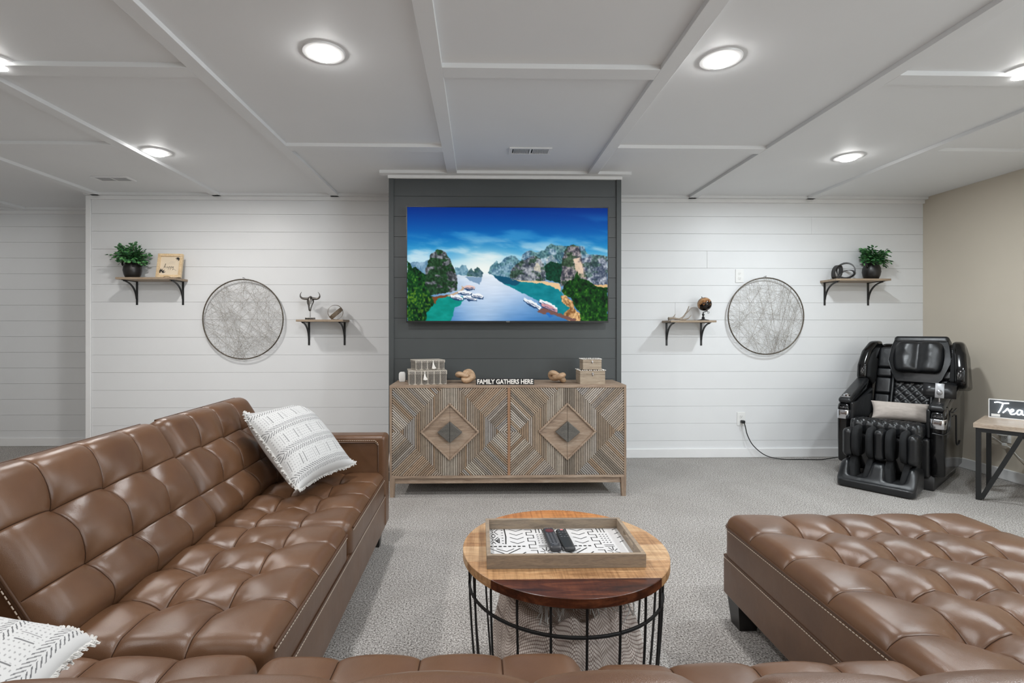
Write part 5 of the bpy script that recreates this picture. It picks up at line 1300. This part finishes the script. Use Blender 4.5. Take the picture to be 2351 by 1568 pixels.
# tablet on the right arm
m = MB().tube([(.300, -.262, .590), (.300, -.262, .605)], .024, 14); m.tube([(.300, -.262, .60), (.300, -.262, .69)], .0055, 8).part('tablet_pole', M_chrome, ch, 50)
TM = Matrix.Translation((.300, -.250, .685)) @ Matrix.Rotation(R(14), 4, 'Z') @ Matrix.Rotation(R(-14), 4, 'X') @ Matrix.Rotation(R(3), 4, 'Y')
tb_ = crb('tablet', (-.098, -.005, -.048), (.098, .006, .048), .004, M_satin, M=TM, step=.05)
m = MB(); m.box((-.027, -.012, -.051), (.027, -.004, .053), .003).box((-.027, -.012, .046), (.027, .010, .053), .003); m.lathe([(.018, 0), (.017, .010), (.009, .015), (.0001, .017)], 20); n0 = 80
for i in range(len(m.v)-n0, len(m.v)): a, b, c = m.v[i]; m.v[i] = (a, -.012-c, b-.012)
m.xf(TM).part('tablet_bracket', M_silver, tb_, 40)
MB().tube(spline([(.335, -.255, .60), (.352, -.20, .52), (.356, -.25, .42), (.345, -.36, .40), (.28, -.372, .405)], 6), .004, 6).part('cable', M_satin, ch, 60)
MB().tube([(.352, -.16, .535), (.362, -.155, .535), (.364, -.05, .55)], .006, 6).part('side_lever', M_satin, ch, 60)
# narrower body: scale the finished parts across the chair
SX_ = Matrix.Diagonal((CHS, 1, 1, 1)); seen = set()
for c_ in ch.children_recursive:
    if c_.data.name not in seen: c_.data.transform(SX_); seen.add(c_.data.name)
# lumbar pillow on the chair
n = 48; s_, t_g = np.meshgrid(np.linspace(-1, 1, n), np.linspace(-1, 1, n), indexing='ij'); s_ = s_.ravel(); t_g = t_g.ravel()
pr = (np.clip(1-s_**2, 0, 1)**.4)*(np.clip(1-t_g**2, 0, 1)**.4); PXx = .172*s_*(1-.07*(1-t_g**2)); PZz = .074*t_g*(1-.10*(1-s_**2)); wq = .006*(fbm(s_*3, t_g*3, 5, 3)-.5)
Vp = np.concatenate([np.stack([PXx, -.055*pr+wq, PZz], 1), np.stack([PXx, .045*pr+wq, PZz], 1)])
Fp = gridfaces(n, n); me = npmesh('lumbar_pillow', Vp, np.concatenate([Fp, Fp[:, ::-1]+n*n]))
cm = Matrix.Translation((3.216, 3.824, 0)) @ Matrix.Rotation(crz, 4, 'Z') @ Matrix.Translation((.020, -.105, .497)) @ Matrix.Rotation(R(18), 4, 'Z') @ Matrix.Rotation(R(-30), 4, 'X') @ Matrix.Rotation(R(1), 4, 'Y')
me.transform(cm); zmn = min(v.co.z for v in me.vertices); lp = Vector((cm.translation.x, cm.translation.y, zmn)); me.transform(Matrix.Translation(-lp))
tag(obj('lumbar_pillow', me, M_pillowg, None, loc=lp), 'greige rectangular lumbar pillow on the seat of the massage chair', 'pillow')

# ------------------------------------------------------------------ side table and neon sign
st_o = Vector((3.249, 3.265, 0)); st = thing('side_table', 'washed wood side table on black metal legs with a diagonal brace, at the right edge', 'table', st_o, crz)
Lw, Dp, Ht = .43, .445, .47
m = MB().box((-.012, -.012, Ht), (Lw+.012, Dp+.006, Ht+.030), .002); m.part('top', M_side, st)
def bar(name, a, b, r=.0125): return MB().tube([a, b], r*1.35, 4, up=(0, 1, 0)).part(name, M_black, st)
for x in (.012, Lw-.012):
    for y in (.006, Dp-.016): MB().box((x-.0125, y-.0125, 0), (x+.0125, y+.0125, Ht)).part('leg', M_black, st)
for y in (.006, Dp-.016): MB().box((.0245, y-.0125, Ht-.026), (Lw-.0245, y+.0125, Ht-.001)).part('rail', M_black, st)
for x in (.012, Lw-.012): MB().box((x-.0125, .0185, Ht-.026), (x+.0125, Dp-.0285, Ht-.001)).part('rail', M_black, st)
for a, b in ((.026, Lw/2-.006), (Lw-.026, Lw/2+.006)): bar('brace', (a, .006, .012), (b, .006, Ht-.020))
so = st_o+Matrix.Rotation(crz, 3, 'Z') @ Vector((.016, Dp-.072, Ht+.030)); sn = thing('neon_sign', 'lit white script sign reading Treat on a clear grey panel, on the side table', 'sign', so, crz)
SW, SH = .36, .128
MB().box((.004, .004, .004), (SW-.004, .010, SH-.004)).part('panel', M_glass, sn)
m = MB(); m.box((0, 0, 0), (.005, .030, SH)).box((SW-.005, 0, 0), (SW, .030, SH)).box((.005, 0, SH-.005), (SW-.005, .030, SH)).box((.005, 0, 0), (SW-.005, .030, .005)); m.part('frame', M_trim, sn)
MB().box((.014, .002, .008), (.058, .0045, .026), .001).part('label_plate', M_white, sn)
TRT = [[(.0, 3.0), (.8, 3.15), (1.9, 2.95), (2.9, 3.05)], [(1.75, 2.95), (1.4, 1.6), (.8, .15)], [(1.7, .3), (2.2, .9), (2.6, 1.55), (2.75, 1.35), (2.9, .95), (3.15, 1.2)], [(3.0, .6), (3.5, .75), (3.8, 1.2), (3.5, 1.45), (3.1, .8), (3.3, .1), (3.9, .15), (4.4, .6)],
       [(5.4, 1.3), (4.8, 1.4), (4.45, .7), (4.7, .1), (5.2, .4), (5.45, 1.3), (5.5, .3), (5.9, .2), (6.3, .7)], [(6.9, 2.6), (6.6, 1.4), (6.35, .5), (6.6, .05), (7.2, .4)], [(6.0, 1.7), (6.8, 1.75), (7.5, 1.85)]]
for q in TRT: script([q], .0245, .030, .032, -.002, .0036, M_neon, 'neon_tube', sn, seg=8)
